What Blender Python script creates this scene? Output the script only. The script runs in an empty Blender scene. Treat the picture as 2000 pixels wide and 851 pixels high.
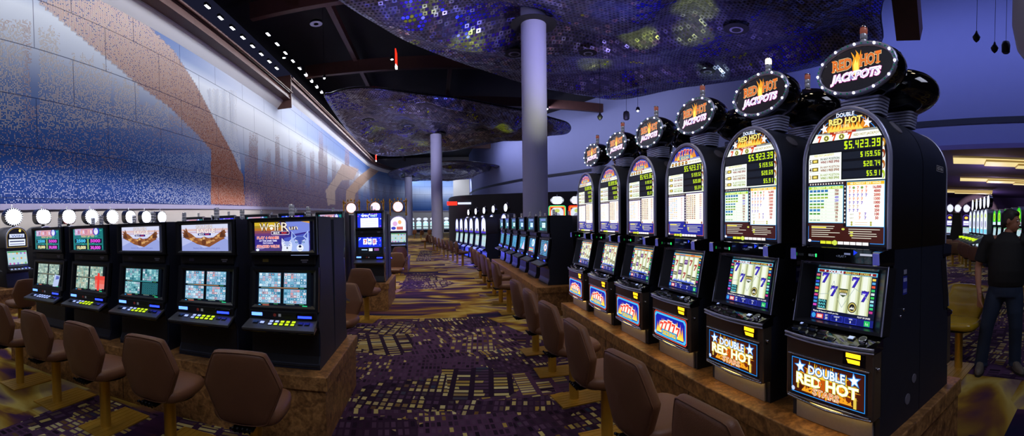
import bpy, bmesh, math, random
from mathutils import Vector, Matrix
PI = math.pi
rnd = random.Random(7)
sc = bpy.context.scene
COL = sc.collection

# ------------------------------------------------------------------ colours and materials
def lin(h):
    h = h.lstrip('#')
    o = []
    for i in (0, 2, 4):
        c = int(h[i:i + 2], 16) / 255
        o.append(c / 12.92 if c < .04045 else ((c + .055) / 1.055) ** 2.4)
    return tuple(o)

class NT:
    def __init__(s, name):
        s.m = bpy.data.materials.new(name); s.m.use_nodes = True
        s.t = s.m.node_tree; s.n = s.t.nodes; s.l = s.t.links
        s.b = s.n['Principled BSDF']
    def node(s, typ, **kw):
        x = s.n.new(typ)
        for k, v in kw.items(): setattr(x, k, v)
        return x
    def put(s, sock, v):
        if v is None: return
        if isinstance(v, bpy.types.NodeSocket): s.l.new(v, sock)
        else:
            try: sock.default_value = v
            except Exception: sock.default_value = tuple(v) + (1,)
    def math(s, op, a, b=None, c=None, clamp=False):
        x = s.node('ShaderNodeMath', operation=op, use_clamp=clamp)
        s.put(x.inputs[0], a); s.put(x.inputs[1], b); s.put(x.inputs[2], c)
        return x.outputs[0]
    def vm(s, op, a, b=None, out=0):
        x = s.node('ShaderNodeVectorMath', operation=op)
        s.put(x.inputs[0], a); s.put(x.inputs[1], b)
        return x.outputs[out]
    def sep(s, a):
        x = s.node('ShaderNodeSeparateXYZ'); s.put(x.inputs[0], a); return x.outputs
    def comb(s, a, b, c=0.0):
        x = s.node('ShaderNodeCombineXYZ')
        for i, v in enumerate((a, b, c)): s.put(x.inputs[i], v)
        return x.outputs[0]
    def white(s, v):
        x = s.node('ShaderNodeTexWhiteNoise', noise_dimensions='3D'); s.put(x.inputs[0], v); return x.outputs
    def noise(s, v, scale, detail=2, dist=0.0):
        x = s.node('ShaderNodeTexNoise'); s.put(x.inputs['Vector'], v)
        x.inputs['Scale'].default_value = scale; x.inputs['Detail'].default_value = detail; x.inputs['Distortion'].default_value = dist
        return x.outputs[0]
    def mix(s, f, a, b, blend='MIX'):
        x = s.node('ShaderNodeMix', data_type='RGBA', blend_type=blend)
        s.put(x.inputs[0], f)
        for k, v in ((6, a), (7, b)):
            s.put(x.inputs[k], v if isinstance(v, bpy.types.NodeSocket) else tuple(v)[:3] + (1,))
        return x.outputs[2]
    def ramp(s, f, stops, interp='LINEAR'):
        x = s.node('ShaderNodeValToRGB'); s.put(x.inputs[0], f); r = x.color_ramp; r.interpolation = interp
        while len(r.elements) < len(stops): r.elements.new(.5)
        for e, (p, c) in zip(r.elements, stops): e.position = p; e.color = tuple(c)[:3] + (1,)
        return x.outputs[0]
    def pos(s):
        return s.node('ShaderNodeTexCoord').outputs['Object']
    def bump(s, h, strength=.3, dist=.01):
        x = s.node('ShaderNodeBump'); s.put(x.inputs['Height'], h)
        x.inputs['Strength'].default_value = strength; x.inputs['Distance'].default_value = dist
        s.l.new(x.outputs[0], s.b.inputs['Normal'])
    def set(s, **kw):
        for k, v in kw.items():
            i = s.b.inputs[k.replace('_', ' ')]
            if isinstance(v, bpy.types.NodeSocket): s.l.new(v, i)
            elif isinstance(v, (tuple, list)): i.default_value = tuple(v)[:3] + (1,)
            else: i.default_value = v

M = {}
def mat(name, color, rough=.5, metal=0.0, spec=.5, var=0.0, vs=20, bump=0.0, bs=200, coat=0.0, emit=None, es=0.0):
    t = NT(name); c = lin(color) if isinstance(color, str) else color
    if var:
        n = t.noise(t.pos(), vs, 4)
        t.set(Base_Color=t.mix(n, tuple(x * (1 - var) for x in c), tuple(min(1, x * (1 + var)) for x in c)))
    else: t.set(Base_Color=c)
    t.set(Roughness=rough, Metallic=metal, Specular_IOR_Level=spec, Coat_Weight=coat)
    if bump: t.bump(t.noise(t.pos(), bs, 3), bump, .004)
    if emit is not None: t.set(Emission_Color=lin(emit) if isinstance(emit, str) else emit, Emission_Strength=es)
    M[name] = t.m
    return t.m

mat('cabinet_black', '#17181d', .42, var=.15, bump=.15, bs=400)
mat('cabinet_side', '#1b2132', .5, var=.2, bump=.25, bs=300)
mat('plastic_dark', '#1d1f25', .3)
mat('plastic_grey', '#4a4d55', .4)
mat('deck_grey', '#5b5d63', .38, .4)
mat('chrome', '#c8ccd6', .12, 1.0)
mat('chrome_trim', '#c4c8ea', .32, .45)
mat('steel', '#a8a6a8', .42, .45, var=.1, vs=60)
mat('belly_chrome', '#7c7064', .25, .75, var=.25, vs=9)
mat('gloss_black', '#0b0b0e', .08, coat=1.0)
mat('disc_grey', '#6d6a78', .6)
mat('leather', '#71492f', .45, var=.12, vs=8, bump=.3, bs=260)
mat('leather_dark', '#59392c', .42, var=.12, vs=8, bump=.3, bs=260)
mat('leather_olive', '#a98c1c', .25, var=.08, vs=8, coat=.3)
mat('black_metal', '#0d0d0f', .4, .6)
mat('brass', '#c39a38', .42, .6, var=.12, vs=30)
mat('gold', '#d8a347', .25, 1.0)
mat('column_paint', '#a9acc4', .55, var=.04, vs=3)
mat('cream_paint', '#b9b4b2', .7)
mat('lavender_trim', '#8a86a8', .6)
mat('cove_white', '#d2cfd4', .6)
mat('brown_steel', '#4a2a26', .55, var=.25, vs=4)
mat('ceiling_dark', '#120c10', .9, var=.3, vs=2)
mat('bar_wall', '#16161f', .6)
mat('right_paint', '#767ba8', .7, var=.03, vs=2)
mat('stripe_dark', '#15182a', .6)
mat('soffit_purple', '#6a5f94', .7)
mat('speaker_black', '#08080a', .6)
mat('tower_clear', '#e4e6ee', .12, .2, spec=.8)
mat('tower_red', '#c88a78', .2, emit='#ff7a50', es=.12)
mat('tower_lit', '#ffe9c9', .2, emit='#ffe2c0', es=5)
mat('lamp_white', '#ffffff', .3, emit='#eef0ff', es=22)
mat('lamp_green', '#ffffff', .3, emit='#dff5ef', es=14)
mat('lamp_red', '#ff3020', .3, emit='#ff2010', es=3.0)
mat('led_warm', '#ffe9a0', .3, emit='#ffd070', es=3.5)
mat('wheel_face', '#f4f4ff', .3, emit='#c8d0f8', es=1.4)
mat('led_yellow', '#ffcc22', .3, emit='#ffb818', es=2.2)
mat('led_blue', '#2030ff', .3, emit='#1a2cff', es=6)
mat('led_blue_soft', '#6090ff', .3, emit='#5c8cff', es=2.6)
mat('led_green', '#20ff40', .3, emit='#20ff60', es=3)
mat('pod_lavender', '#8f93d8', .35, emit='#5557c8', es=.35)
mat('bulb_white', '#ffffff', .3, emit='#f2f0ff', es=3.5)
mat('bulb_green', '#0d6a50', .3, emit='#0a8060', es=.4)
mat('oval_white', '#ffffff', .3, emit='#dfe8ff', es=1.05)
mat('tray_gold', '#b99a60', .5, emit='#d9b76a', es=.15)
mat('tray_glow', '#fff1c0', .5, emit='#ffe9a0', es=.85)
mat('stone', '#8d8276', .8, var=.3, vs=3)
mat('button_lime', '#c8e020', .3, emit='#b9dc18', es=1.3)
mat('button_pale', '#b8c8ff', .3, emit='#a8bcff', es=1.0)
mat('button_dark', '#0f1013', .3)
mat('neon_orange', '#ff5a20', .3, emit='#ff4a18', es=3.5)
mat('neon_green', '#40ff80', .3, emit='#38e070', es=3.0)
mat('skin', '#a8745a', .5, var=.08, vs=12)
mat('hair', '#211d1c', .6, var=.3, vs=80)
mat('tshirt_black', '#0d0e12', .8, bump=.2, bs=80)
mat('denim', '#1a2a44', .8, var=.15, vs=14, bump=.25, bs=300)
mat('belt', '#1c1411', .4)
mat('shoe_grey', '#5b544c', .6, var=.4, vs=40)
mat('shoe_sole', '#26231f', .7)
mat('eye_white', '#e5e0da', .3)
mat('black_flat', '#050507', .8)

def wood():
    t = NT('burl_laminate'); p = t.pos()
    a = t.noise(p, 14, 6, 1.2); b = t.noise(p, 60, 3)
    v = t.math('ADD', t.math('MULTIPLY', a, .7), t.math('MULTIPLY', b, .3))
    t.set(Base_Color=t.ramp(v, [(.3, lin('#4e331c')), (.48, lin('#8a6138')), (.62, lin('#b5854f'))]), Roughness=.38)
    M['burl_laminate'] = t.m
wood()

def screen_mat(name, strength):
    t = NT(name); a = t.node('ShaderNodeAttribute', attribute_name='Col')
    t.set(Base_Color=(.01, .01, .012), Roughness=.18, Emission_Color=a.outputs['Color'], Emission_Strength=strength)
    M[name] = t.m
screen_mat('screen', 1.0); screen_mat('screen_bright', 1.2); screen_mat('screen_mid', 1.5)
def attr_mat():
    t = NT('printed'); a = t.node('ShaderNodeAttribute', attribute_name='Col')
    t.set(Base_Color=a.outputs['Color'], Roughness=.5); M['printed'] = t.m
attr_mat()

def carpet():
    t = NT('carpet_watercolour'); p = t.pos()
    q = t.vm('MULTIPLY', p, (.4, .95, 1))
    blk = t.node('ShaderNodeTexVoronoi', distance='CHEBYCHEV'); t.put(blk.inputs['Vector'], t.vm('MULTIPLY', p, (.45, .8, 1))); blk.inputs['Scale'].default_value = 1.0
    q2 = t.vm('ADD', q, t.vm('MULTIPLY', blk.outputs['Color'], (7, 7, 0)))
    n = t.noise(q2, 1.0, 4, 1.3)
    c = t.ramp(n, [(.26, lin('#13203a')), (.36, lin('#291b3c')), (.43, lin('#482a4e')), (.47, lin('#6e4a30')), (.51, lin('#9a7c2c')), (.56, lin('#bda95c')), (.61, lin('#94806a')), (.67, lin('#5a3e60')), (.74, lin('#33244a')), (.84, lin('#1c3450'))])
    f = t.noise(p, 300, 2)
    c = t.mix(.35, c, t.mix(f, (.02, .015, .02), (1, 1, 1)), 'MULTIPLY')
    t.set(Base_Color=c, Roughness=.95, Specular_IOR_Level=.1); t.bump(f, .4, .004)
    M['carpet_watercolour'] = t.m
    t = NT('carpet_skyline'); p = t.pos()
    v = t.node('ShaderNodeTexVoronoi', distance='CHEBYCHEV'); t.put(v.inputs['Vector'], p); v.inputs['Scale'].default_value = 1.35; v.inputs['Randomness'].default_value = .85
    cs = t.node('ShaderNodeSeparateColor'); t.put(cs.inputs[0], v.outputs['Color']); r, g, b = cs.outputs[:3]
    ang = t.math('ADD', t.math('MULTIPLY', t.math('SUBTRACT', r, .5), .5), t.math('MULTIPLY', t.math('GREATER_THAN', g, .62), PI / 2))
    vr = t.node('ShaderNodeVectorRotate', rotation_type='Z_AXIS'); t.put(vr.inputs['Vector'], p); t.put(vr.inputs['Angle'], ang)
    sx = t.math('ADD', 12, t.math('MULTIPLY', b, 12)); sy = t.math('ADD', 3.2, t.math('MULTIPLY', t.math('FRACT', t.math('MULTIPLY', b, 7.3)), 9))
    q = t.vm('MULTIPLY', vr.outputs[0], t.comb(sx, sy, 0))
    cell = t.vm('FLOOR', q); fr = t.sep(t.vm('FRACTION', q))
    h = t.white(t.vm('ADD', cell, t.comb(0, 0, t.math('MULTIPLY', r, 91))))
    hr = t.sep(h[1])
    w = t.math('MULTIPLY', t.math('MULTIPLY', t.math('GREATER_THAN', fr[0], .2), t.math('LESS_THAN', fr[0], .86)), t.math('MULTIPLY', t.math('GREATER_THAN', fr[1], .16), t.math('LESS_THAN', fr[1], .88)))
    dens = t.math('ADD', t.noise(p, 1.1, 3, .5), t.math('MULTIPLY', t.math('SUBTRACT', g, .5), .25))
    lit = t.math('LESS_THAN', hr[0], t.math('MULTIPLY', t.math('SUBTRACT', dens, .37, clamp=True), 3.3))
    litc = t.ramp(hr[1], [(0, lin('#c8bd7c')), (.35, lin('#a68a3a')), (.6, lin('#d7cf98')), (.8, lin('#6e4f24')), (1, lin('#31405a'))])
    unl = t.mix(hr[2], lin('#170c1c'), lin('#58405e'))
    wall = t.ramp(t.math('FRACT', t.math('MULTIPLY', g, 3.7)), [(0, lin('#1e1024')), (.5, lin('#412846')), (1, lin('#5a3c5e'))])
    c = t.mix(w, wall, t.mix(lit, unl, litc))
    f = t.noise(p, 300, 2)
    c = t.mix(.35, c, t.mix(f, (.02, .015, .02), (1, 1, 1)), 'MULTIPLY')
    t.set(Base_Color=c, Roughness=.95, Specular_IOR_Level=.1); t.bump(f, .4, .004)
    M['carpet_skyline'] = t.m
carpet()

def cloud_mat():
    t = NT('disc_panel'); p = t.pos(); P = 7.4
    s = t.sep(p)
    row = t.math('FLOOR', t.math('MULTIPLY', s[1], P))
    xs = t.math('ADD', t.math('MULTIPLY', s[0], P), t.math('MULTIPLY', t.math('MODULO', row, 2), .5))
    cell = t.comb(t.math('FLOOR', xs), row, 0)
    fx = t.math('SUBTRACT', t.math('FRACT', xs), .5); fy = t.math('SUBTRACT', t.math('FRACT', t.math('MULTIPLY', s[1], P)), .5)
    d = t.math('SQRT', t.math('ADD', t.math('MULTIPLY', fx, fx), t.math('MULTIPLY', fy, fy)))
    h = t.sep(t.white(cell)[1])
    pc = t.vm('DIVIDE', cell, (P, P, 1))
    n1 = t.noise(pc, .42, 3, .6); n2 = t.noise(t.vm('ADD', pc, (31, 7, 3)), .75, 2, .4); n3 = t.noise(t.vm('ADD', pc, (5, 61, 9)), .6, 2, .3)
    blue = t.math('MULTIPLY', t.math('GREATER_THAN', n1, .59), t.math('GREATER_THAN', h[0], .35))
    yel = t.math('MULTIPLY', t.math('GREATER_THAN', n2, .70), t.math('GREATER_THAN', h[1], .3))
    patch = t.math('MAXIMUM', blue, yel)
    disc = t.math('ADD', t.math('MULTIPLY', patch, t.math('LESS_THAN', d, .41)), t.math('MULTIPLY', t.math('SUBTRACT', 1, patch), t.math('GREATER_THAN', d, .27)))
    base = t.mix(h[2], lin('#6a6690'), lin('#a09cc0'))
    c = t.mix(blue, base, t.mix(h[1], lin('#3440ff'), lin('#7a4cff')))
    c = t.mix(yel, c, t.mix(h[0], lin('#d8ff30'), lin('#f0d850')))
    plate = t.mix(t.math('GREATER_THAN', n3, .5), lin('#0c0b14'), lin('#16142a'))
    t.set(Base_Color=t.mix(disc, plate, c), Metallic=t.math('MULTIPLY', disc, .9), Roughness=t.math('SUBTRACT', .62, t.math('MULTIPLY', disc, .34)))
    # every disc hangs at a slightly different tilt
    g = t.node('ShaderNodeNewGeometry')
    tilt = t.vm('MULTIPLY', t.vm('SUBTRACT', t.comb(h[0], h[1], .5), (.5, .5, .5)), (.8, .8, 0))
    tl = t.vm('MULTIPLY', tilt, t.comb(disc, disc, 0))
    nn = t.vm('NORMALIZE', t.vm('ADD', g.outputs['Normal'], tl))
    t.l.new(nn, t.b.inputs['Normal'])
    M['disc_panel'] = t.m
cloud_mat()

def mural_mat():
    t = NT('mural_print'); a = t.node('ShaderNodeAttribute', attribute_name='Col'); d = t.node('ShaderNodeAttribute', attribute_name='Dot'); dn = t.node('ShaderNodeAttribute', attribute_name='Dens')
    uv = t.node('ShaderNodeAttribute', attribute_name='Wall')
    s = t.sep(uv.outputs['Vector']); K = 24.0
    fx = t.vm('MULTIPLY', t.comb(s[0], s[1], 0), (K, K * 1.25, 0))
    cell = t.vm('FLOOR', fx); fr = t.sep(t.vm('FRACTION', fx)); w = t.sep(t.white(cell)[1])
    px = t.math('SUBTRACT', fr[0], .45); py = t.math('SUBTRACT', fr[1], .5)
    dd = t.math('ADD', t.math('MULTIPLY', px, px), t.math('MULTIPLY', py, py))
    dot = t.math('MULTIPLY', t.math('LESS_THAN', dd, .14), t.math('LESS_THAN', w[0], dn.outputs['Fac']))
    c = t.mix(dot, a.outputs['Color'], t.mix(w[1], d.outputs['Color'], t.mix(.45, d.outputs['Color'], (.75, .72, .7))))
    shade = t.math('MULTIPLY', t.math('LESS_THAN', t.math('ABSOLUTE', t.math('SUBTRACT', fr[0], .9)), .1), t.math('LESS_THAN', w[0], dn.outputs['Fac']))
    c = t.mix(t.math('MULTIPLY', shade, .5), c, (.01, .015, .05))
    # panel seams of the mural
    r = t.math('FLOOR', t.math('DIVIDE', s[1], 1.22))
    a1 = t.math('LESS_THAN', t.math('FRACT', t.math('DIVIDE', s[1], 1.22)), .018)
    a2 = t.math('LESS_THAN', t.math('FRACT', t.math('ADD', t.math('DIVIDE', s[0], 2.5), t.math('MULTIPLY', t.math('MODULO', r, 2), .5))), .008)
    c = t.mix(t.math('MULTIPLY', t.math('MAXIMUM', a1, a2), .75), c, lin('#0c1a44'))
    t.set(Base_Color=c, Roughness=.8, Specular_IOR_Level=.15); M['mural_print'] = t.m
mural_mat()

# ------------------------------------------------------------------ mesh building
class MB:
    def __init__(s): s.v = []; s.f = []; s.m = []; s.c = []; s.sm = []
    def add(s, vs, fs, mi=0, smooth=False, col=None, T=None):
        o = len(s.v)
        s.v += [tuple(T @ Vector(p)) if T is not None else tuple(p) for p in vs]
        for f in fs:
            s.f.append([i + o for i in f]); s.m.append(mi); s.c.append(col); s.sm.append(smooth)
        return s
    def box(s, x0, x1, y0, y1, z0, z1, mi=0, T=None):
        vs = [(x, y, z) for z in (z0, z1) for y in (y0, y1) for x in (x0, x1)]
        return s.add(vs, [(0, 2, 3, 1), (4, 5, 7, 6), (0, 1, 5, 4), (2, 6, 7, 3), (0, 4, 6, 2), (1, 3, 7, 5)], mi, T=T)
    def prism(s, prof, x0, x1, mi=0, T=None, smooth=False):   # prof in (y, z), extruded along x
        n = len(prof)
        a = sum(prof[i][0] * prof[(i + 1) % n][1] - prof[(i + 1) % n][0] * prof[i][1] for i in range(n))
        if a < 0: prof = prof[::-1]
        vs = [(x0, p[0], p[1]) for p in prof] + [(x1, p[0], p[1]) for p in prof]
        s.add(vs, [list(range(n))[::-1], list(range(n, 2 * n))], mi, T=T)
        return s.add(vs, [(i, (i + 1) % n, (i + 1) % n + n, i + n) for i in range(n)], mi, smooth, T=T)
    def slab(s, pts, O, R, U, N, d, mi=0, smooth=False):      # pts (u,v) in plane, thickness d along N
        n = len(pts); O, R, U, N = map(Vector, (O, R, U, N))
        a = sum(pts[i][0] * pts[(i + 1) % n][1] - pts[(i + 1) % n][0] * pts[i][1] for i in range(n))
        if a < 0: pts = pts[::-1]
        f = [O + R * p[0] + U * p[1] for p in pts]; b = [p + N * d for p in f]
        s.add(f + b, [list(range(n))[::-1], list(range(n, 2 * n))], mi)
        return s.add(f + b, [(i, (i + 1) % n, (i + 1) % n + n, i + n) for i in range(n)], mi, smooth)
    def rings(s, rs, mi=0, smooth=True, cap=True, closed=True, T=None):
        n = len(rs[0]); vs = [p for r in rs for p in r]; fs = []
        for k in range(len(rs) - 1):
            for i in range(n if closed else n - 1):
                j = (i + 1) % n; fs.append((k * n + i, k * n + j, (k + 1) * n + j, (k + 1) * n + i))
        s.add(vs, fs, mi, smooth, T=T)
        if cap:
            s.add(rs[0], [list(range(n))[::-1]], mi, False, T=T); s.add(rs[-1], [list(range(n))], mi, False, T=T)
        return s
    def lathe(s, prof, c=(0, 0, 0), n=16, mi=0, smooth=True, T=None, sx=1.0):   # prof (r, z)
        return s.rings([[(c[0] + r * sx * math.cos(2 * PI * i / n), c[1] + r * math.sin(2 * PI * i / n), c[2] + z) for i in range(n)] for r, z in prof], mi, smooth, T=T)
    def tube(s, pts, r, n=8, mi=0, closed=False, cap=True):
        pts = [Vector(p) for p in pts]; rs = []; N = len(pts); up = Vector((0.13, .21, 1)).normalized()
        rr = r if isinstance(r, (list, tuple)) else [r] * N
        for i, p in enumerate(pts):
            a = pts[(i - 1) % N] if (closed or i) else p; b = pts[(i + 1) % N] if (closed or i < N - 1) else p
            d = (b - a).normalized(); x = d.cross(up)
            if x.length < .1: x = d.cross(Vector((1, 0, 0)))
            x.normalize(); y = d.cross(x).normalized()
            rs.append([tuple(p + (x * math.cos(2 * PI * k / n) + y * math.sin(2 * PI * k / n)) * rr[i]) for k in range(n)])
        if closed: rs.append(rs[0])
        rs = [q[::-1] for q in rs]
        return s.rings(rs, mi, True, cap and not closed)
    def ball(s, c, r, n=12, m=8, mi=0, T=None):
        rx, ry, rz = r if isinstance(r, (tuple, list)) else (r, r, r)
        rs = []
        for k in range(m + 1):
            a = -PI / 2 + PI * k / m; q = max(math.cos(a), .02)
            rs.append([(c[0] + rx * q * math.cos(2 * PI * i / n), c[1] + ry * q * math.sin(2 * PI * i / n), c[2] + rz * math.sin(a)) for i in range(n)])
        return s.rings(rs, mi, True, T=T)
    def build(s, name, mats, parent=None, bevel=0, seg=2):
        me = bpy.data.meshes.new(name); me.from_pydata(s.v, [], s.f)
        for m in (mats if isinstance(mats, (list, tuple)) else [mats]): me.materials.append(M[m])
        me.polygons.foreach_set('material_index', s.m); me.polygons.foreach_set('use_smooth', s.sm)
        if any(c is not None for c in s.c):
            at = me.color_attributes.new('Col', 'FLOAT_COLOR', 'CORNER'); buf = []
            for f, c in zip(s.f, s.c): buf += (list(c or (0, 0, 0)) + [1.0]) * len(f)
            at.data.foreach_set('color', buf)
        me.update()
        o = bpy.data.objects.new(name, me); COL.objects.link(o)
        if parent is not None: o.parent = parent
        if bevel:
            b = o.modifiers.new('bevel', 'BEVEL'); b.width = bevel; b.segments = seg; b.limit_method = 'ANGLE'; b.angle_limit = .6
            b.harden_normals = False
        return o

def empty(name, loc=(0, 0, 0), rz=0.0):
    o = bpy.data.objects.new(name, None); COL.objects.link(o); o.location = loc; o.rotation_euler = (0, 0, rz)
    o.empty_display_size = .1
    return o
def tag(o, label=None, cat=None, group=None, kind=None):
    if label: o['label'] = label
    if cat: o['category'] = cat
    if group: o['group'] = group
    if kind: o['kind'] = kind
    return o
def struct(name, mb, mats, label=None, **kw):
    o = mb.build(name, mats, **kw); o['kind'] = 'structure'
    if label: o['label'] = label
    return o
def copy_tree(o, parent=None):
    c = o.copy(); COL.objects.link(c)
    if parent is not None: c.parent = parent
    for ch in list(o.children): copy_tree(ch, c)
    return c
def ell(cx, cy, a, b, n=32, a0=0.0, a1=2 * PI):
    k = n if abs(a1 - a0 - 2 * PI) < 1e-6 else n + 1
    return [(cx + a * math.cos(a0 + (a1 - a0) * i / n), cy + b * math.sin(a0 + (a1 - a0) * i / n)) for i in range(k)]
def rrect(x0, y0, x1, y1, r, n=4):
    o = []
    for cx, cy, a in ((x1 - r, y1 - r, 0), (x0 + r, y1 - r, PI / 2), (x0 + r, y0 + r, PI), (x1 - r, y0 + r, 1.5 * PI)):
        o += [(cx + r * math.cos(a + PI / 2 * i / n), cy + r * math.sin(a + PI / 2 * i / n)) for i in range(n + 1)]
    return o

# ------------------------------------------------------------------ flat artwork on glass and screens
_G = {}
def glyphs(s, off=0.0, shear=0.0):
    k = (s, off, shear)
    if k not in _G:
        cu = bpy.data.curves.new('t', 'FONT'); cu.body = s; cu.size = 1; cu.offset = off; cu.shear = shear; cu.resolution_u = 2; cu.fill_mode = 'FRONT'
        ob = bpy.data.objects.new('t', cu); COL.objects.link(ob); bpy.context.view_layer.update()
        me = bpy.data.meshes.new_from_object(ob.evaluated_get(bpy.context.evaluated_depsgraph_get()))
        vs = [(v.co.x, v.co.y) for v in me.vertices]; fs = [list(p.vertices) for p in me.polygons]
        bpy.data.objects.remove(ob); bpy.data.curves.remove(cu); bpy.data.meshes.remove(me)
        xs = [v[0] for v in vs] or [0, 1]
        _G[k] = (vs, fs, min(xs), max(xs))
    return _G[k]
SEG = {'0': 'abcdef', '1': 'bc', '2': 'abged', '3': 'abgcd', '4': 'fgbc', '5': 'afgcd', '6': 'afgedc', '7': 'abc', '8': 'abcdefg', '9': 'abcdfg', '$': 'afgcdS'}
class Art:
    def __init__(s): s.p = []
    def poly(s, pts, c, l=0): s.p.append((pts, [list(range(len(pts)))], lin(c) if isinstance(c, str) else c, l)); return s
    def rect(s, x0, y0, x1, y1, c, l=0): return s.poly([(x0, y0), (x1, y0), (x1, y1), (x0, y1)], c, l)
    def ell(s, cx, cy, a, b, c, l=0, n=20): return s.poly(ell(cx, cy, a, b, n), c, l)
    def frame(s, x0, y0, x1, y1, w, c, l=0):
        s.rect(x0, y0, x1, y0 + w, c, l); s.rect(x0, y1 - w, x1, y1, c, l); s.rect(x0, y0, x0 + w, y1, c, l); return s.rect(x1 - w, y0, x1, y1, c, l)
    def text(s, t, x, y, h, c, l=1, w=None, al='c', off=0.02, shear=0.0, rot=0.0):
        vs, fs, a, b = glyphs(t, off, shear); k = h / .72; kx = k
        if w: kx = w / max(b - a, .01)
        x0 = {'c': -(a + b) / 2, 'l': -a, 'r': -b}[al]
        q = [((vx + x0) * kx, (vy) * k) for vx, vy in vs]; cr, sr = math.cos(rot), math.sin(rot)
        s.p.append(([(x + u * cr - v * sr, y + u * sr + v * cr) for u, v in q], fs, lin(c) if isinstance(c, str) else c, l)); return s
    def star(s, cx, cy, r, c, l=1, rot=0.0, n=5, k=.42):
        return s.poly([(cx + (r if i % 2 == 0 else r * k) * math.cos(PI / 2 + rot + PI * i / n), cy + (r if i % 2 == 0 else r * k) * math.sin(PI / 2 + rot + PI * i / n)) for i in range(2 * n)], c, l)
    def seven(s, cx, cy, h, c, l=1, edge=None, sl=.12):
        P = [(-.34, .5), (-.34, .12), (-.24, .12), (-.16, .24), (.08, .24), (-.2, -.5), (.08, -.5), (.36, .3), (.38, .5), (.2, .44), (-.1, .5), (-.24, .44)]
        f = lambda k, dx=0, dy=0: [(cx + (x * k + sl * y * k + dx) * h, cy + (y * k + dy) * h) for x, y in P]
        if edge: s.poly(f(1.14), edge, l)
        return s.poly(f(1.0), c, l + 1)
    def flames(s, x0, x1, y, h, c, l=1, n=9, seed=1):
        r = random.Random(seed)
        for i in range(n):
            x = x0 + (x1 - x0) * (i + .5) / n; w = (x1 - x0) / n * .75; hh = h * r.uniform(.55, 1.0); d = r.uniform(-.4, .4) * w
            s.poly([(x - w, y), (x - w * .7, y + hh * .3), (x - w * .2 + d, y + hh * .65), (x + d * 1.6, y + hh), (x + w * .35 + d, y + hh * .55), (x + w * .5, y + hh * .28), (x + w, y)], c, l)
        return s
    def digits(s, t, x, y, h, c, l=1):        # right-aligned segment figures
        w = h * .5; g = h * .22; th = h * .15
        for ch in reversed(t):
            if ch == ' ': x -= w * .5; continue
            if ch in '.,': s.rect(x - th, y, x, y + th * 1.1, c, l); x -= th + g * .7; continue
            x0 = x - w; q = SEG.get(ch, '')
            R = {'a': (x0, y + h - th, x, y + h), 'g': (x0, y + h / 2 - th / 2, x, y + h / 2 + th / 2), 'd': (x0, y, x, y + th), 'f': (x0, y + h / 2, x0 + th, y + h), 'b': (x - th, y + h / 2, x, y + h),
                 'e': (x0, y, x0 + th, y + h / 2), 'c': (x - th, y, x, y + h / 2), 'S': (x0 + w / 2 - th / 3, y - th * .4, x0 + w / 2 + th / 3, y + h + th * .4)}
            for k in q: s.rect(*R[k], c, l)
            x = x0 - g
        return s
    def put(s, mb, O, R, U, N, mi=0, sx=1.0, sy=1.0, eps=.0005):
        O, R, U, N = map(Vector, (O, R, U, N)); up = R.cross(U).dot(N) > 0
        for pts, fs, c, l in s.p:
            a = 0
            if len(fs) == 1:
                n = len(pts); a = sum(pts[i][0] * pts[(i + 1) % n][1] - pts[(i + 1) % n][0] * pts[i][1] for i in range(n))
            ff = [f[::-1] for f in fs] if (a < 0) == up and a != 0 else fs
            mb.add([O + R * (u * sx) + U * (v * sy) + N * (eps * (l + 1)) for u, v in pts], ff, mi, False, c)
        return mb
# ------------------------------------------------------------------ slot machines
X3, Z3, NY = (1, 0, 0), (0, 0, 1), (0, -1, 0)
def plane(y0, z0, y1, z1):            # sloping front plane, from its lower edge to its upper edge
    U = Vector((0, y1 - y0, z1 - z0)); L = U.length; U.normalize()
    return Vector((0, y0, z0)), U, Vector(X3).cross(U), L
def bezel(mb, O, U, N, x0, x1, v0, v1, b, rec, b2=None, mi=0, inner=None):
    """sunken surround of a screen: flat border b, then walls sloping rec inwards over b2"""
    b2 = b if b2 is None else b2
    def ring(i, n): return [tuple(O + Vector(X3) * x + U * v + N * n) for x, v in ((x0 + i, v0 + i), (x1 - i, v0 + i), (x1 - i, v1 - i), (x0 + i, v1 - i))]
    last = ring(b + b2, -rec) if inner is None else [tuple(O + Vector(X3) * x + U * v - N * rec) for x, v in ((inner[0], inner[2]), (inner[1], inner[2]), (inner[1], inner[3]), (inner[0], inner[3]))]
    mb.rings([ring(0, -rec - .035), ring(0, .004), ring(b, .004), last], mi, False, cap=False)
    return mb
def tower(parent, loc, r=.02, h=.075, mats=('tower_clear', 'tower_red', 'tower_clear')):
    b = MB().lathe([(r * 1.1, 0), (r * 1.1, .012), (r * .8, .014), (r * .8, .02)], loc, 14).build('tower_light', 'chrome', parent)
    m = MB(); n = len(mats); z = .02
    for i in range(n):
        m.lathe([(r * .92, z), (r, z + .003), (r, z + h / n - .006), (r * .92, z + h / n - .003)], loc, 14, mi=i); z += h / n
    m.lathe([(r, z), (r, z + .006), (r * .5, z + .01)], loc, 14, mi=n)
    m.build('lens', list(mats) + ['chrome'], b)
    return b

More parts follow.
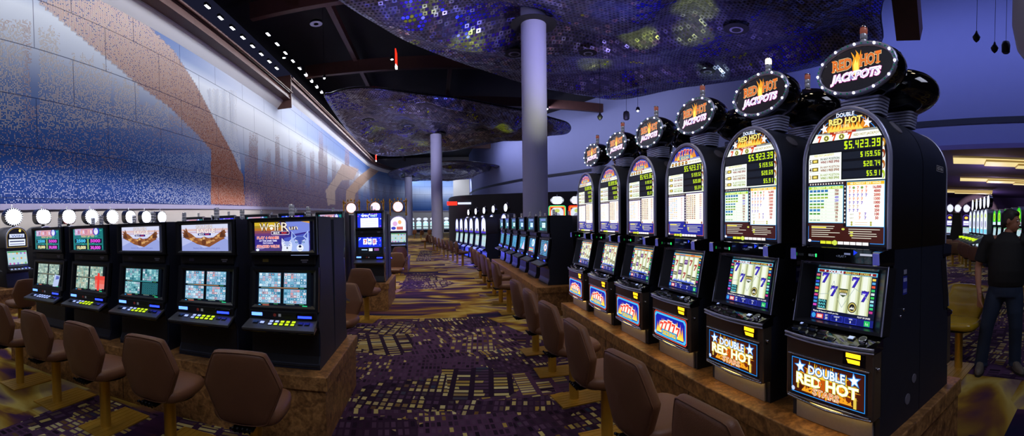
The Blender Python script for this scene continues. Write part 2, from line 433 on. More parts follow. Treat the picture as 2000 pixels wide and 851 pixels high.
def art_red_title(a, y, s=1.0):
    a.text('DOUBLE', 0, y + .055 * s, .022 * s, '#1c4a90', 2, off=.06); a.text('DOUBLE', 0, y + .055 * s, .022 * s, '#f4f8ff', 3)
    a.text('RED HOT', 0, y + .018 * s, .032 * s, '#6a3a00', 2, off=.07, w=.225 * s); a.text('RED HOT', 0, y + .018 * s, .032 * s, '#f2e27a', 3, w=.215 * s, off=.04)
    a.text('STARS', 0, y, .014 * s, '#f4d8a0', 3)
def art_glass(kind):
    a = Art(); R = .262
    full = [(-R, 0), (R, 0)] + ell(0, .455, R, R, 24, 0, PI)[0:]
    a.poly(full, '#0c0a10', 0)
    top = ell(0, .455, R - .008, R - .012, 20, .62, PI - .62); k = Art
    a.poly(top, '#2a1408' if kind == 'stars' else '#1a2c9c', 1)
    a.flames(-.15, .15, .615, .075, '#e08a1c', 2, 11, 3); a.flames(-.11, .11, .612, .05, '#f6d050', 3, 9, 5)
    if kind == 'stars':
        a.p.append(([(u, v) for u, v in ell(0, .455, R - .016, R - .02, 24, .7, PI - .7)] + [(u, v) for u, v in ell(0, .455, R - .02, R - .024, 24, .7, PI - .7)][::-1], [list(range(50))], lin('#2b86d8'), 2))
        A2 = Art(); art_red_title(A2, .632); a.p += [(q, f, c, l + 2) for q, f, c, l in A2.p]
        a.star(-.14, .635, .028, '#f6f8ff', 4, .2); a.star(.14, .64, .028, '#f6f8ff', 4, -.2)
    else:
        for i in range(5): a.seven(-.08 + i * .04, .672 - abs(i - 2) * .006, .04, '#e03a18', 4, '#fff2d0')
        a.rect(-.075, .612, .075, .64, '#1a78c0', 4); a.text('SIZZLING', 0, .615, .02, '#ffe040', 5)
    # white upper field with the jackpot lines
    a.poly([(-R + .012, .345), (R - .012, .345), (R - .012, .47), (R - .03, .56), (R - .065, .612), (-R + .065, .612), (-R + .03, .56), (-R + .012, .47)], '#eef6ee', 1)
    a.rect(-.1, .6, .07, .615, '#a02818', 3); a.text('40 CREDIT BET WINS', -.015, .603, .009, '#ffe8c0', 4)
    if kind == 'stars':
        for i, x in enumerate((-.175, -.075, .03)): a.seven(x, .583, .034, '#e04a18', 3, '#7a1c08')
        for x in (-.125, -.022): a.ell(x, .583, .019, .016, '#c8cf40', 3); a.ell(x, .583, .014, .012, '#3c2a18', 4); a.star(x, .583, .011, '#f0e8a0', 5)
    else:
        for i in range(5): a.ell(-.18 + i * .05, .583, .019, .014, '#7a4a20', 3); a.rect(-.196 + i * .05, .58, -.164 + i * .05, .587, '#e8c060', 4)
    a.text('RED HOT JACKPOT', .135, .578, .013, '#a88a18', 3)
    for y, c in ((.445, '#1c1410'), (.4, '#8a4a18'), (.357, '#8a9a20')):
        a.text('IN ANY POSITION', -.1, y + .02, .013, c, 3, w=.13); a.text('WINS 5 FREE SPINS', -.1, y + .003, .013, '#8a1c10' if y > .4 else c, 3, w=.13, off=.04)
        a.rect(-.225, y + .006, -.18, y + .028, '#6a5a18', 3); a.rect(-.215, y + .011, -.19, y + .023, '#f0d868', 4); a.rect(-.03, y - .006, -.24, y - .0045, '#c0c8b8', 2)
    for y, t in ((.45, '5'), (.405, '4'), (.362, '3')): a.text(t, -.237, y, .024, '#b08818' if t == '3' else '#38140a', 4)
    a.text('RED HOT JACKPOT!', -.14, .487, .011, '#d0c020', 4)
    for y, c in ((.53, '#b8862c'), (.475, '#8a3a10'), (.42, '#a8601c'), (.37, '#a8c020')):
        a.ell(.237, y, .012, .022, c, 3, 12); a.ell(.233, y - .006, .007, .014, '#eef6ee', 4, 10)
    # dividing rule of stars
    a.rect(-R + .012, .325, .01, .343, '#2a1a20', 2); a.rect(-.003, .118, .012, .343, '#2a1a20', 2)
    for i in range(13): a.star(-.235 + i * .0185, .334, .0065, '#f8f0e8', 4)
    for i in range(10): a.star(.0045, .313 - i * .021, .0065, '#f8f0e8', 4)
    f1, f2 = ('#e8f6e4', '#fbfbf2') if kind == 'stars' else ('#f6f2ee', '#fbf2e4')
    edge = '#3c9ad0' if kind == 'stars' else '#3a22a0'
    a.rect(-.25, .118, -.006, .324, edge, 2); a.rect(-.247, .121, -.009, .321, f1, 3)
    a.rect(.014, .1, .25, .34, edge, 2); a.rect(.017, .103, .247, .337, f2, 3)
    if kind == 'stars':
        a.rect(-.247, .305, -.009, .321, '#a8c828', 4); a.text('20 CREDIT BET WINS', -.128, .308, .011, '#f8ffd0', 5, w=.2)
        a.rect(.017, .32, .247, .337, '#f0b820', 4); a.text('40 CREDIT BET WINS', .132, .323, .011, '#fff8d0', 5, w=.19)
        L = ('750', '500', '400', '250', '150', '125', '100', '75', '50', '15')
        for i, t in enumerate(L):
            y = .289 - i * .0178; a.text(t, -.05, y, .0125, '#8a1c10' if i not in (2, 3) else '#7a5ac8', 5, off=.05); a.rect(-.242, y - .003, -.015, y - .0022, '#b0c8b0', 4)
            n = (5, 5, 5, 4, 4, 4, 3, 3, 0, 3)[i]; c = ('#2a68a8', '#3c8a28', '#9ab028', '#3c78b0', '#3c8a28', '#8a9a28', '#2a78b8', '#3c8a28', '#888888', '#a8c0a0')[i]
            hh = .013 if i in (0, 6) else .009
            for j in range(n): a.rect(-.24 + j * .027, y, -.218 + j * .027, y + hh, c, 5)
            for j in range(n, 5): a.rect(-.236 + j * .027, y + .004, -.226 + j * .027, y + .0055, '#c0a090', 5)
        Rr = ('16,000', '4000', '2000', '1500', '1000', '400', '250', '100', '50')
        for i, t in enumerate(Rr):
            y = .3 - i * .0198; a.text(t, .205, y, .014, '#b0281a' if i not in (2, 3) else '#c04830', 5, off=.05); a.rect(.022, y - .0035, .242, y - .0028, '#d8c8b0', 4)
            cs = ['#e0602a', '#e0602a', '#5a2ab8', '#e0783a', '#5a2ab8', '#c0a080', '#5a2ab8', '#e0702a', '#e0702a'][i]; n = (5, 5, 5, 4, 4, 3, 3, 2, 2)[i]
            for j in range(n):
                x = .035 + j * .026 if n > 2 else .1 + j * .035
                if n <= 2 and j == 1: cs = '#5a2ab8'
                if i == 0 and j in (1, 3): a.ell(x, y + .006, .009, .007, '#7a9a48', 5, 10); continue
                a.seven(x, y + .006, .0155, cs, 5)
            if n == 2: a.text('ANY', .05, y, .009, '#a0a090', 5)
        for y in (.119, .107):
            for x in (.05, .17): a.ell(x, y + .004, .007, .006, '#a8a850', 5, 10)
            a.rect(.07, y + .003, .15, y + .005, '#c8a070', 5)
    else:
        r = random.Random(4)
        for i in range(11):
            y = .3 - i * .0158
            for j in range(5): a.ell(-.235 + j * .028, y + .004, .008, .005, r.choice(['#d0b090', '#c8c0d0', '#90b0c8', '#d8b060']), 5, 8)
            a.text(str(r.choice([750, 500, 250, 150, 100, 75, 50])), -.045, y, .011, '#c85848' if i < 5 else '#c88ab0', 5)
        for i in range(12):
            y = .315 - i * .0158
            for j in range(5): a.ell(.034 + j * .026, y + .004, .008, .006, r.choice(['#8a6a40', '#6a4a30', '#a88a50', '#a05a30']), 5, 8)
            a.text(str(r.choice([5000, 2000, 1000, 500, 200])), .215, y, .011, '#a03828' if i < 6 else '#8a78c8', 5)
        for x in (.035, .23): a.ell(x, .112, .009, .009, '#8a4a30', 5)
    d = '#3a150e' if kind == 'stars' else '#1c2290'
    a.rect(-.25, .012, .25, .1, '#2f78c8' if kind == 'stars' else '#c86a58', 1); a.rect(-.246, .016, .246, .1, d, 2); a.rect(-.25, .1, -.006, .118, d, 1)
    r = random.Random(9)
    for i in range(6): a.rect(-.225, .098 - i * .0115, -.225 + r.uniform(.12, .21), .1015 - i * .0115, '#d8d2c0', 4)
    a.rect(-.225, .0905, -.12, .0965, '#e8d820', 5)
    for i in range(5): a.rect(.03 + .02 * (i > 2), .085 - i * .0115, .03 + r.uniform(.14, .2), .0885 - i * .0115, '#d8d2c0', 4)
    for y in (.086, .07, .054): a.ell(.05 if y < .08 else -.005, y, .011, .006, '#c8c850', 5, 10)
    a.rect(-.165, .0, .165, .021, '#0c0a10', 3)
    for i in range(8): a.rect(-.16 + i * .04, .003, -.124 + i * .04, .019, '#d8dc30' if i < 3 else '#f4ecea', 4)
    a.ell(-.16 + 2.5 * .04, .011, .016, .014, '#c8d850', 5); a.ell(-.238, .018, .012, .008, '#e8ecff', 4)
    return a
def art_meter(vals):
    a = Art()
    a.rect(-.245, .5, .235, .566, '#080808', 0); a.rect(-.238, .506, .228, .56, '#14161c', 1)
    for i in range(9): a.rect(-.236, .51 + i * .0055, .226, .5112 + i * .0055, '#232734', 2)
    a.rect(-.02, .352, .235, .5, '#080808', 0)
    for k in range(3): a.rect(-.012, .459 - k * .05, .228, .496 - k * .05, '#161a24', 1)
    a.digits(vals[0], .222, .513, .041, '#c8e818', 3)
    for k, v in enumerate(vals[1:]): a.digits(v, .222, .4645 - k * .05, .027, '#c8e818', 3)
    return a
def art_belly(kind):
    a = Art(); W, H = .248, .215
    a.rect(-W, 0, W, H, '#0a0608', 0)
    if kind == 'stars':
        a.frame(-W + .01, .012, W - .01, H - .012, .004, '#2a86d8', 2); a.rect(-W + .018, .02, W - .018, H - .02, '#3a1208', 1)
        a.ell(0, .1, .19, .085, '#6a2408', 2, 28); a.ell(0, .1, .14, .07, '#b8500c', 3, 28)
        for i in range(16):
            t = 2 * PI * i / 16; a.poly([(0 + .10 * math.cos(t - .15), .1 + .05 * math.sin(t - .15)), (.215 * math.cos(t), .1 + .088 * math.sin(t)), (.10 * math.cos(t + .15), .1 + .05 * math.sin(t + .15))], '#f0a41c', 4)
        a.flames(-.13, .13, .12, .085, '#f6c430', 4, 13, 2)
        a.flames(-.16, .16, .03, .04, '#e89a20', 4, 13, 6)
        for off, c, l in ((.09, '#123a7c', 5), (.05, '#5ab0f0', 6), (.015, '#ffffff', 7)): a.text('DOUBLE', 0, .132, .046, c, l, w=.235 + off * .12, off=off)
        for off, c, l in ((.10, '#5a2a08', 8), (.065, '#e8e478', 9), (.02, '#fffbe8', 10)): a.text('RED HOT', 0, .07, .056, c, l, w=.4 + off * .1, off=off)
        a.poly([(-.196, .075), (-.196, .04), (-.184, .04), (-.184, .075)], '#d8b848', 9); a.rect(.172, .022, .19, .078, '#d8b848', 9)
        a.rect(-.045, .083, -.03, .11, '#e86a20', 11); a.rect(.085, .083, .1, .11, '#e0901c', 11)
        for off, c, l in ((.09, '#4a1c08', 11), (.05, '#f8e8c0', 12), (.0, '#d8641c', 13)): a.text('STARS', 0, .03, .034, c, l, w=.17 + off * .1, off=off)
        for x in (-.175, .175):
            a.star(x, .16, .045, '#1c5ab0', 6, .15); a.star(x, .16, .038, '#66b8f4', 7, .15); a.star(x, .16, .029, '#ffffff', 8, .15)
    else:
        oct_ = lambda i, c: [(-W + i + c, i), (W - i - c, i), (W - i, i + c), (W - i, H - i - c), (W - i - c, H - i), (-W + i + c, H - i), (-W + i, H - i - c), (-W + i, i + c)]
        a.poly(oct_(.006, .02), '#e0482a', 1); a.poly(oct_(.012, .02), '#0c1660', 2); a.poly(oct_(.016, .02), '#4ab8f4', 3); a.poly(oct_(.03, .024), '#1420a8', 4)
        a.flames(-.2, -.08, .045, .12, '#f08a1c', 5, 5, 3); a.flames(.08, .2, .045, .12, '#f08a1c', 5, 5, 8)
        a.flames(-.195, -.07, .04, .1, '#ffd84a', 6, 6, 13); a.flames(.07, .195, .04, .1, '#ffd84a', 6, 6, 18)
        a.ell(0, .1, .15, .055, '#fff4e0', 6, 28); a.flames(-.12, .12, .13, .045, '#f4b030', 5, 9, 4)
        for i in range(5):
            x = -.12 + i * .06; y = .118 - abs(i - 2) ** 1.5 * .008; h = .085 if i == 2 else .075
            a.seven(x, y, h, '#e8402c', 8 + 2 * (i % 2), '#fffaf0')
        a.rect(-.115, .028, .115, .078, '#0c5a98', 12); a.rect(-.11, .032, .11, .074, '#2ab4e8', 13)
        a.text('SIZZLING', 0, .038, .03, '#a84a08', 14, w=.2, off=.07); a.text('SIZZLING', 0, .038, .03, '#ffe23c', 15, w=.19, off=.02)
    a.ell(-W + .022, .03, .012, .012, '#b8c8f0', 5)
    return a
def art_reels(kind):
    a = Art(); W, H = .205, .31
    a.rect(-W, 0, W, H, '#0a1030', 0)
    a.rect(-W + .01, .285, W - .005, .308, '#5ac8e8', 1); a.rect(-W + .02, .288, W - .012, .304, '#8a1c18' if kind == 'stars' else '#e89a3c', 2)
    if kind == 'stars':
        a.text('DOUBLE', -.065, .286, .019, '#e8f4ff', 4, off=.05); a.text('RED HOT STARS', .075, .289, .015, '#d8e070', 4); a.star(-.14, .296, .009, '#ffffff', 4); a.star(.165, .296, .009, '#ffffff', 4)
    else: a.text('7777', .08, .287, .018, '#c03018', 4, off=.05); a.text('SIZZLING', -.07, .288, .015, '#2858b0', 4)
    for i in range(5):
        x = -.168 + i * .0675; a.rect(x, .06, x + .0655, .284, '#c0c890', 1); a.rect(x + .006, .06, x + .056, .284, '#e4ecc8', 2); a.rect(x + .014, .06, x + .044, .284, '#f6fbee', 3)
    cs = ['#d86a78', '#58c850', '#3a58e0', '#48b8e0', '#e04838', '#a8d858', '#e04890', '#3870d8', '#48a0e0', '#d84ac0']
    for i in range(10): a.rect(-.198, .262 - i * .0205, -.174, .275 - i * .0205, cs[i], 3); a.rect(.173, .262 - i * .0205, .194, .275 - i * .0205, ['#f0d050', '#58a8e8', '#e85838', '#38c868', '#d8e8e8', '#38d058', '#a8e0e8', '#70d8e0', '#38c878', '#c83890'][i], 3)
    C = lambda i: -.136 + i * .0675
    if kind == 'stars':
        for i, y in ((0, .255), (1, .18), (3, .245), (4, .17)): a.seven(C(i), y, .058, '#3a28b8', 5, '#1c1470')
        for i, y in ((0, .255), (1, .18), (3, .245), (4, .17)): a.rect(C(i) - .012, y + .012, C(i) + .01, y + .017, '#a8a0f8', 8)
        a.rect(-.166, .066, -.104, .122, '#10242c', 4)
        for k in range(3): a.text('BAR', -.135, .07 + k * .0185, .013, '#68d8e0', 5, w=.05)
        a.poly([(C(2) - .03, .2), (C(2) + .03, .2), (C(2) + .025, .165), (C(2), .15), (C(2) - .025, .165)], '#3a4a20', 4); a.rect(C(2) - .026, .178, C(2) + .026, .192, '#c8b868', 5); a.rect(C(2) - .022, .163, C(2) + .022, .174, '#d8dce0', 5); a.text('WILD', C(2), .18, .009, '#5a3a10', 6)
        a.ell(C(3), .098, .028, .031, '#2a2010', 5); a.ell(C(3), .098, .023, .026, '#d8c868', 6); a.ell(C(3), .098, .018, .02, '#1c1a14', 7); a.flames(C(3) - .014, C(3) + .014, .088, .02, '#f8f8f0', 8, 3)
        for p, q in (((-.17, .15), (-.1, .16)), ((-.1, .16), (-.07, .24)), ((-.07, .24), (-.03, .13)), ((-.03, .13), (.0, .09)), ((.0, .09), (.07, .21)), ((.07, .21), (.11, .19)), ((.11, .19), (.165, .15))):
            dx, dy = q[0] - p[0], q[1] - p[1]; L = math.hypot(dx, dy); nx, ny = -dy / L * .0012, dx / L * .0012
            a.poly([(p[0] + nx, p[1] + ny), (q[0] + nx, q[1] + ny), (q[0] - nx, q[1] - ny), (p[0] - nx, p[1] - ny)], '#90a8a0', 8)
    else:
        for i, y in ((0, .11), (1, .19), (3, .1), (4, .09)): a.rect(C(i) - .026, y, C(i) + .026, y + .03, '#38402c', 4); a.text('BAR', C(i), y + .008, .015, '#e8e0b0', 5, w=.045)
        for i, y in ((2, .215), (1, .12)): a.rect(C(i) - .024, y, C(i) + .024, y + .04, '#5a2880', 4); a.text('777', C(i), y + .012, .018, '#f0d8ff', 5)
        for i, y in ((3, .235), (4, .2), (0, .22), (2, .12)): a.seven(C(i), y, .05, '#a83a2c', 5, '#e8c8a0')
        a.flames(-.15, .15, .06, .03, '#5878e8', 5, 14)
    a.text('Playing 20 lines at 1 credit per line', -.105, .044, .009, '#f8f8ff', 3); a.text('PLAY 20 LINES', .145, .044, .009, '#f8f8ff', 3)
    a.rect(-W, .0, W, .04, '#141c78', 1); a.ell(-.185, .02, .014, .015, '#3aa0e8', 3); a.rect(-.165, .006, -.118, .034, '#e04838', 3); a.rect(-.158, .011, -.125, .029, '#f8d8d0', 4)
    for x, t, v in ((-.095, 'BET', '20'), (-.025, 'CREDIT', '0'), (.065, 'WIN', '0')):
        w = .016 if t == 'BET' else .038; a.frame(x - w, .003, x + w, .036, .002, '#3848e0', 3); a.text(t, x, .026, .008, '#e8ecff', 4); a.text(v, x, .008, .013, '#f4f6ff', 4)
    a.rect(.15, .004, .185, .034, '#20c060', 3); a.text('1c', .1675, .01, .016, '#d8ffe0', 4)
    return a
def serif_word(a, t, x, y, h, c, l, w, off, bars=0.0):
    a.text(t, x, y, h, c, l, w=w, off=off)
def art_topper():
    a = Art(); a.poly(ell(0, 0, .238, .118, 40), '#04040c', 0)
    for off, c, l in ((.075, '#f8d8a0', 3), (.045, '#7a1c08', 4), (.01, '#e0701c', 5)):
        a.text('RED', -.088, .012, .058, c, l, w=.128 + off * .1, off=off); a.text('HOT', .098, .012, .058, c, l, w=.128 + off * .1, off=off)
    for x, w in ((-.149, .022), (.037, .022), (.072, .02), (.145, .03)):     # the slab serifs
        for yy in (.009, .066): a.rect(x - w / 2, yy, x + w / 2, yy + .007, '#e0701c', 6)
    a.poly([(-.012, -.03), (-.02, .03), (-.012, .06), (-.03, .1), (-.008, .075), (-.002, .06), (.008, .085), (.0, .105), (.022, .08), (.026, .06), (.034, .09), (.036, .1), (.038, .075), (.028, .045), (.03, .02), (.024, -.03)], '#f4a01c', 4)
    a.poly([(-.004, -.03), (-.01, .025), (.004, .055), (.012, .03), (.02, .05), (.024, .0), (.018, -.03)], '#ffe25c', 6)
    for off, c, l in ((.11, '#e060c0', 5), (.08, '#fff4ff', 7), (.0, '#f4f0fa', 8)): a.text('JACKPOTS', 0, -.052, .042, c, l, w=.33 + off * .1, off=off, shear=.25)
    a.text('JACKPOTS', 0.002, -.05, .036, '#8a80b8', 9, w=.3, off=-.015, shear=.25)
    return a

BULB = {}
def make_round_top(kind):
    r = empty('slot_machine'); hw = .287
    cab = MB().prism([(.0, 0), (.0, .13), (.01, .13), (.01, .50), (.055, .53), (.118, .875), (.086, .88), (.086, .96), (.45, .96), (.452, .9), (.452, .0)], -hw + .002, hw - .002)
    o = cab.build('cabinet', 'cabinet_side', r, .006)
    # stainless kick panel
    MB().box(-.25, .25, -.012, .004, .002, .128).build('kick_panel', 'steel', r, .003)
    d = MB().box(-hw + .004, hw - .004, -.062, .02, .13, .47); dr = d.build('belly_door', 'belly_chrome', r, .008)
    s = MB(); s.lathe([(.008, 0), (.008, .012), (.004, .014)], (0, 0, 0), 10, T=Matrix.Translation((hw - .003, -.03, .385)) @ Matrix.Rotation(PI / 2, 4, 'Y')); s.build('door_lock', 'chrome', dr)
    g = MB(); art_belly(kind).put(g, (0, -.0645, .155), X3, Z3, NY); g.build('belly_glass', 'screen_bright', r)
    for z in (.148, .374): MB().tube([(-.262, -.068, z), (.262, -.068, z)], .005, 8).build('glass_trim', 'chrome', r)
    MB().tube([(-.27, -.06, .135), (0, -.078, .128), (.27, -.06, .135)], .007, 8).build('lower_bumper', 'chrome', r)
    # button deck, bowed to the front
    n = 12; xs = [-hw + 2 * hw * i / n for i in range(n + 1)]; yf = lambda x: -.066 - .03 * (1 - (x / hw) ** 2)
    dk = MB(); rs = []
    for x in xs: rs.append([(x, yf(x), .466), (x, yf(x) - .006, .478), (x, yf(x), .49), (x, .02, .528), (x, .02, .47)])
    dk.rings(rs, 0, False); deck = dk.build('button_deck', 'gloss_black', r, .002)
    for zz, rr_ in ((.488, .0055), (.468, .004)): MB().tube([(x, yf(x) - .004, zz) for x in xs], rr_, 8).build('chrome_edge', 'chrome_trim', deck)
    zt = lambda y: .49 + (y + .08) * .38
    def button(x, y, w, h, m, rd=False):
        b = MB(); z = zt(y) + .001
        T = Matrix.Translation((x, y, z)) @ Matrix.Rotation(.36, 4, 'X')
        if rd: b.lathe([(w, 0), (w, .01), (w * .85, .013)], n=16, T=T, mi=0); b.lathe([(w * .8, .0132), (w * .5, .0134)], n=16, T=T, mi=1)
        else: b.box(-w, w, -h, h, 0, .008, 0, T=T); b.box(-w * .72, w * .72, -h * .65, h * .65, .008, .0095, 1, T=T)
        return b.build('button', ['chrome', m], deck)
    for x, y in ((-.235, -.035), (-.17, -.05), (-.105, -.062), (-.04, -.066), (.03, -.066), (-.2, -.002), (-.13, -.012)): button(x, y, .024, .011, 'button_dark')
    button(-.225, .003, .012, .009, 'button_pale'); button(-.05, -.03, .03, .012, 'plastic_dark'); button(.13, -.03, .018, .013, 'button_pale'); button(.2, -.028, .024, .02, 'plastic_grey', True)
    MB().box(-.24, .24, -.045, -.015, .12, .129).build('under_light', 'led_warm', r)
    b = MB().box(.1, .235, -.0655, -.05, .385, .455, 0).build('bill_acceptor', 'gloss_black', r, .003)
    MB().box(.122, .208, -.0675, -.064, .426, .448).add([(.135, -.0665, .398), (.205, -.0665, .398), (.205, -.0665, .418), (.125, -.0665, .418)], [(0, 1, 2, 3)]).build('lit_slot', 'led_yellow', b)
    # monitor
    O, U, N, L = plane(.004, .535, .07, .872)
    m = MB(); bezel(m, O, U, N, -hw, hw, 0, L, .016, .045, inner=(-.212, .212, .028, .315)); m.build('monitor_bezel', 'plastic_dark', r)
    a = Art(); a.text('X27-007', -.24, .333, .011, '#c8c8c8', 0); q = MB(); a.put(q, O + N * .0045, X3, U, N); q.build('number_plate', 'printed', r)
    q = MB(); art_reels(kind).put(q, O + U * .03 - N * .043, X3, U, N, sy=.91); q.build('reel_screen', 'screen', r)
    MB().tube([tuple(O + Vector((x, 0, 0)) + U * v + N * .006) for x, v in ((-hw, 0), (-hw, L), (hw, L), (hw, 0))], .004, 6).build('chrome_trim', 'chrome_trim', r)
    # player tracking unit
    p = MB().box(-hw + .02, hw - .02, .055, .12, .878, .957).build('player_tracking_panel', 'gloss_black', r, .004)
    a = Art(); a.text('SELECT', -.2, .025, .012, '#606878', 0); a.text('< PLAY >', .0, .03, .012, '#505870', 0); a.rect(.02, .045, .06, .055, '#7078a0', 0); a.rect(.12, .045, .2, .056, '#b8bcd0', 0)
    a.poly([(.08, .045), (.105, .06), (.08, .072)], '#2040ff', 0); q = MB(); a.put(q, (0, .0545, .878), X3, Z3, NY); q.build('display_labels', 'screen', p)
    MB().box(-.175, -.168, .0525, .056, .9, .918).build('status_light', 'led_green', p)
    for s in (-1, 1):
        q = MB().prism([(-.025, .885), (-.03, .95), (.08, .965), (.12, .96), (.12, .88), (.04, .875)], s * hw - .02 * s - .022, s * hw - .02 * s + .022)
        pod = q.build('speaker_pod', 'gloss_black', r, .008)
        MB().box(s * hw - .02 * s - .018, s * hw - .02 * s + .018, -.034, -.02, .888, .947).build('lit_cover', 'pod_lavender', pod, .004)
    # round-topped upper box
    out = [(-hw, .96), (hw, .96)] + ell(0, 1.42, hw, hw, 24, 0, PI)
    MB().slab(out, (0, .45, 0), X3, Z3, NY, .365, smooth=True).build('top_box', 'cabinet_side', r)
    path = [(-hw + .008, .078, .965)] + [(x, .078, z) for x, z in ell(0, 1.42, hw - .008, hw - .008, 24, 0, PI)[::-1]] + [(hw - .008, .078, .965)]
    MB().tube(path, .0125, 10).build('arch_trim', 'chrome_trim', r)
    gl = MB(); art_glass(kind).put(gl, (0, .08, .972), X3, Z3, NY); gl.build('pay_glass', 'screen_bright', r)
    return r
def finish_round_top(r, vals, lit, sticker=False):
    if sticker:
        q = MB(); a = Art(); a.rect(-.025, -.05, .025, .05, '#2a35a0', 0); a.rect(-.02, .02, .02, .04, '#aab0e8', 1); a.rect(-.02, -.04, .02, -.02, '#8088d0', 1); a.rect(-.018, .06, .018, .085, '#9a9ab0', 1)
        a.put(q, (.285, .25, .76), (0, 1, 0), Z3, (1, 0, 0)); q.build('sticker', 'printed', r)
        for y_, z_ in ((.2, .60), (.235, .63)):
            MB().lathe([(.008, -.001), (.008, .004), (.005, .006)], n=12, T=Matrix.Translation((.286, y_, z_)) @ Matrix.Rotation(PI / 2, 4, 'Y')).build('side_lock', 'chrome', r)
    m = MB(); art_meter(vals).put(m, (0, .0755, .972), X3, Z3, NY); m.build('jackpot_meter', 'screen_bright', r)
    hw = .287
    v = MB(); q = Matrix.Translation((hw, .3, .12)) @ Matrix.Rotation(PI / 2, 4, 'Y'); v.lathe([(.03, -.002), (.03, .0015), (.028, .002)], n=24, T=q); v.build('vent_disc', 'disc_grey', r)
    v = MB(); q = Matrix.Translation((hw, .38, .21)) @ Matrix.Rotation(PI / 2, 4, 'Y'); v.lathe([(.026, -.002), (.026, .0015), (.024, .002)], n=24, T=q); v.build('vent_disc', 'disc_grey', r)
    v = MB(); q = Matrix.Translation((hw * math.cos(.75), .26, 1.42 + hw * math.sin(.75))) @ Matrix.Rotation(PI / 2 - .75, 4, 'Y'); v.lathe([(.045, -.006), (.045, .002), (.042, .003)], n=24, T=q); v.build('vent_disc', 'disc_grey', r)
    # topper
    k = MB()
    for i in range(6):
        z = 1.695 + i * .017; w = .128 + i * .003
        k.slab(rrect(-w, -.06, w, .06, .03), (0, .27, z), X3, (0, 1, 0), Z3, .011, 0, True)
    k.slab(rrect(-.08, -.05, .08, .05, .03), (0, .27, 1.69), X3, (0, 1, 0), Z3, .1, 1, True); k.build('topper_neck', ['chrome_trim', 'gloss_black'], r)
    zc = 1.935; h = MB(); rs = []
    for y, s in ((.172, 1.0), (.19, 1.03), (.22, 1.05), (.26, 1.03), (.31, .95), (.355, .82), (.39, .62), (.415, .38), (.425, .1)):
        rs.append([(a, y, b) for a, b in ell(0, zc, .265 * s, .138 * s + .002, 32)])
    h.rings(rs); th = h.build('topper_shell', 'gloss_black', r)
    f = MB(); art_topper().put(f, (0, .17, zc), X3, Z3, NY); f.build('topper_face', 'screen_bright', r)
    e = MB(); e.tube([(x, .17, z) for x, z in ell(0, zc, .253, .131, 36)], .014, 8, closed=True); ring = e.build('topper_ring', 'chrome_trim', r)
    for i in range(36):
        t = 2 * PI * i / 36; k = 'w' if i % 3 == 0 else 'g'
        if k not in BULB: BULB[k] = MB().ball((0, 0, 0), .0075 if k == 'w' else .005, 8, 5).build('bulb', 'bulb_white' if k == 'w' else 'bulb_green', ring); b_ = BULB[k]
        else: b_ = BULB[k].copy(); COL.objects.link(b_); b_.parent = ring
        b_.location = (.253 * math.cos(t), .155, zc + .131 * math.sin(t))
    tower(r, (0, .25, zc + .138), .022, .095, ('tower_clear', 'tower_clear', 'tower_lit' if lit else 'tower_red'))
    return r

# ---- two-screen machine
def wolf(a, cx, cy, s, base, dark, l):
    a.poly([(cx - .9 * s, cy - 1.1 * s), (cx - .75 * s, cy - .2 * s), (cx - .85 * s, cy + .35 * s), (cx - .78 * s, cy + 1.1 * s), (cx - .35 * s, cy + .62 * s), (cx + .3 * s, cy + .62 * s), (cx + .8 * s, cy + 1.15 * s), (cx + .82 * s, cy + .3 * s), (cx + .85 * s, cy - .3 * s), (cx + .8 * s, cy - 1.1 * s)], base, l)
    a.poly([(cx - .6 * s, cy + .3 * s), (cx - .3 * s, cy + .6 * s), (cx + .3 * s, cy + .6 * s), (cx + .6 * s, cy + .3 * s), (cx + .2 * s, cy + .15 * s), (cx + .05 * s, cy - .3 * s), (cx - .05 * s, cy - .3 * s), (cx - .2 * s, cy + .15 * s)], dark, l + 1)
    for q in (-1, 1):
        a.poly([(cx + q * .72 * s, cy + .95 * s), (cx + q * .68 * s, cy + .45 * s), (cx + q * .42 * s, cy + .62 * s)], dark, l + 1)
        a.ell(cx + q * .33 * s, cy + .08 * s, .11 * s, .07 * s, '#141c50', l + 2, 12); a.ell(cx + q * .33 * s, cy + .09 * s, .05 * s, .05 * s, '#9ad8ff', l + 3, 10)
        a.poly([(cx + q * .5 * s, cy + .35 * s), (cx + q * .15 * s, cy + .2 * s), (cx + q * .4 * s, cy + .22 * s)], '#f4f6ff', l + 2)
    a.ell(cx, cy - .42 * s, .33 * s, .32 * s, '#eef4ff', l + 1); a.ell(cx, cy - .3 * s, .14 * s, .1 * s, '#10143c', l + 3, 12); a.rect(cx - .18 * s, cy - .58 * s, cx + .18 * s, cy - .55 * s, '#20285c', l + 3)
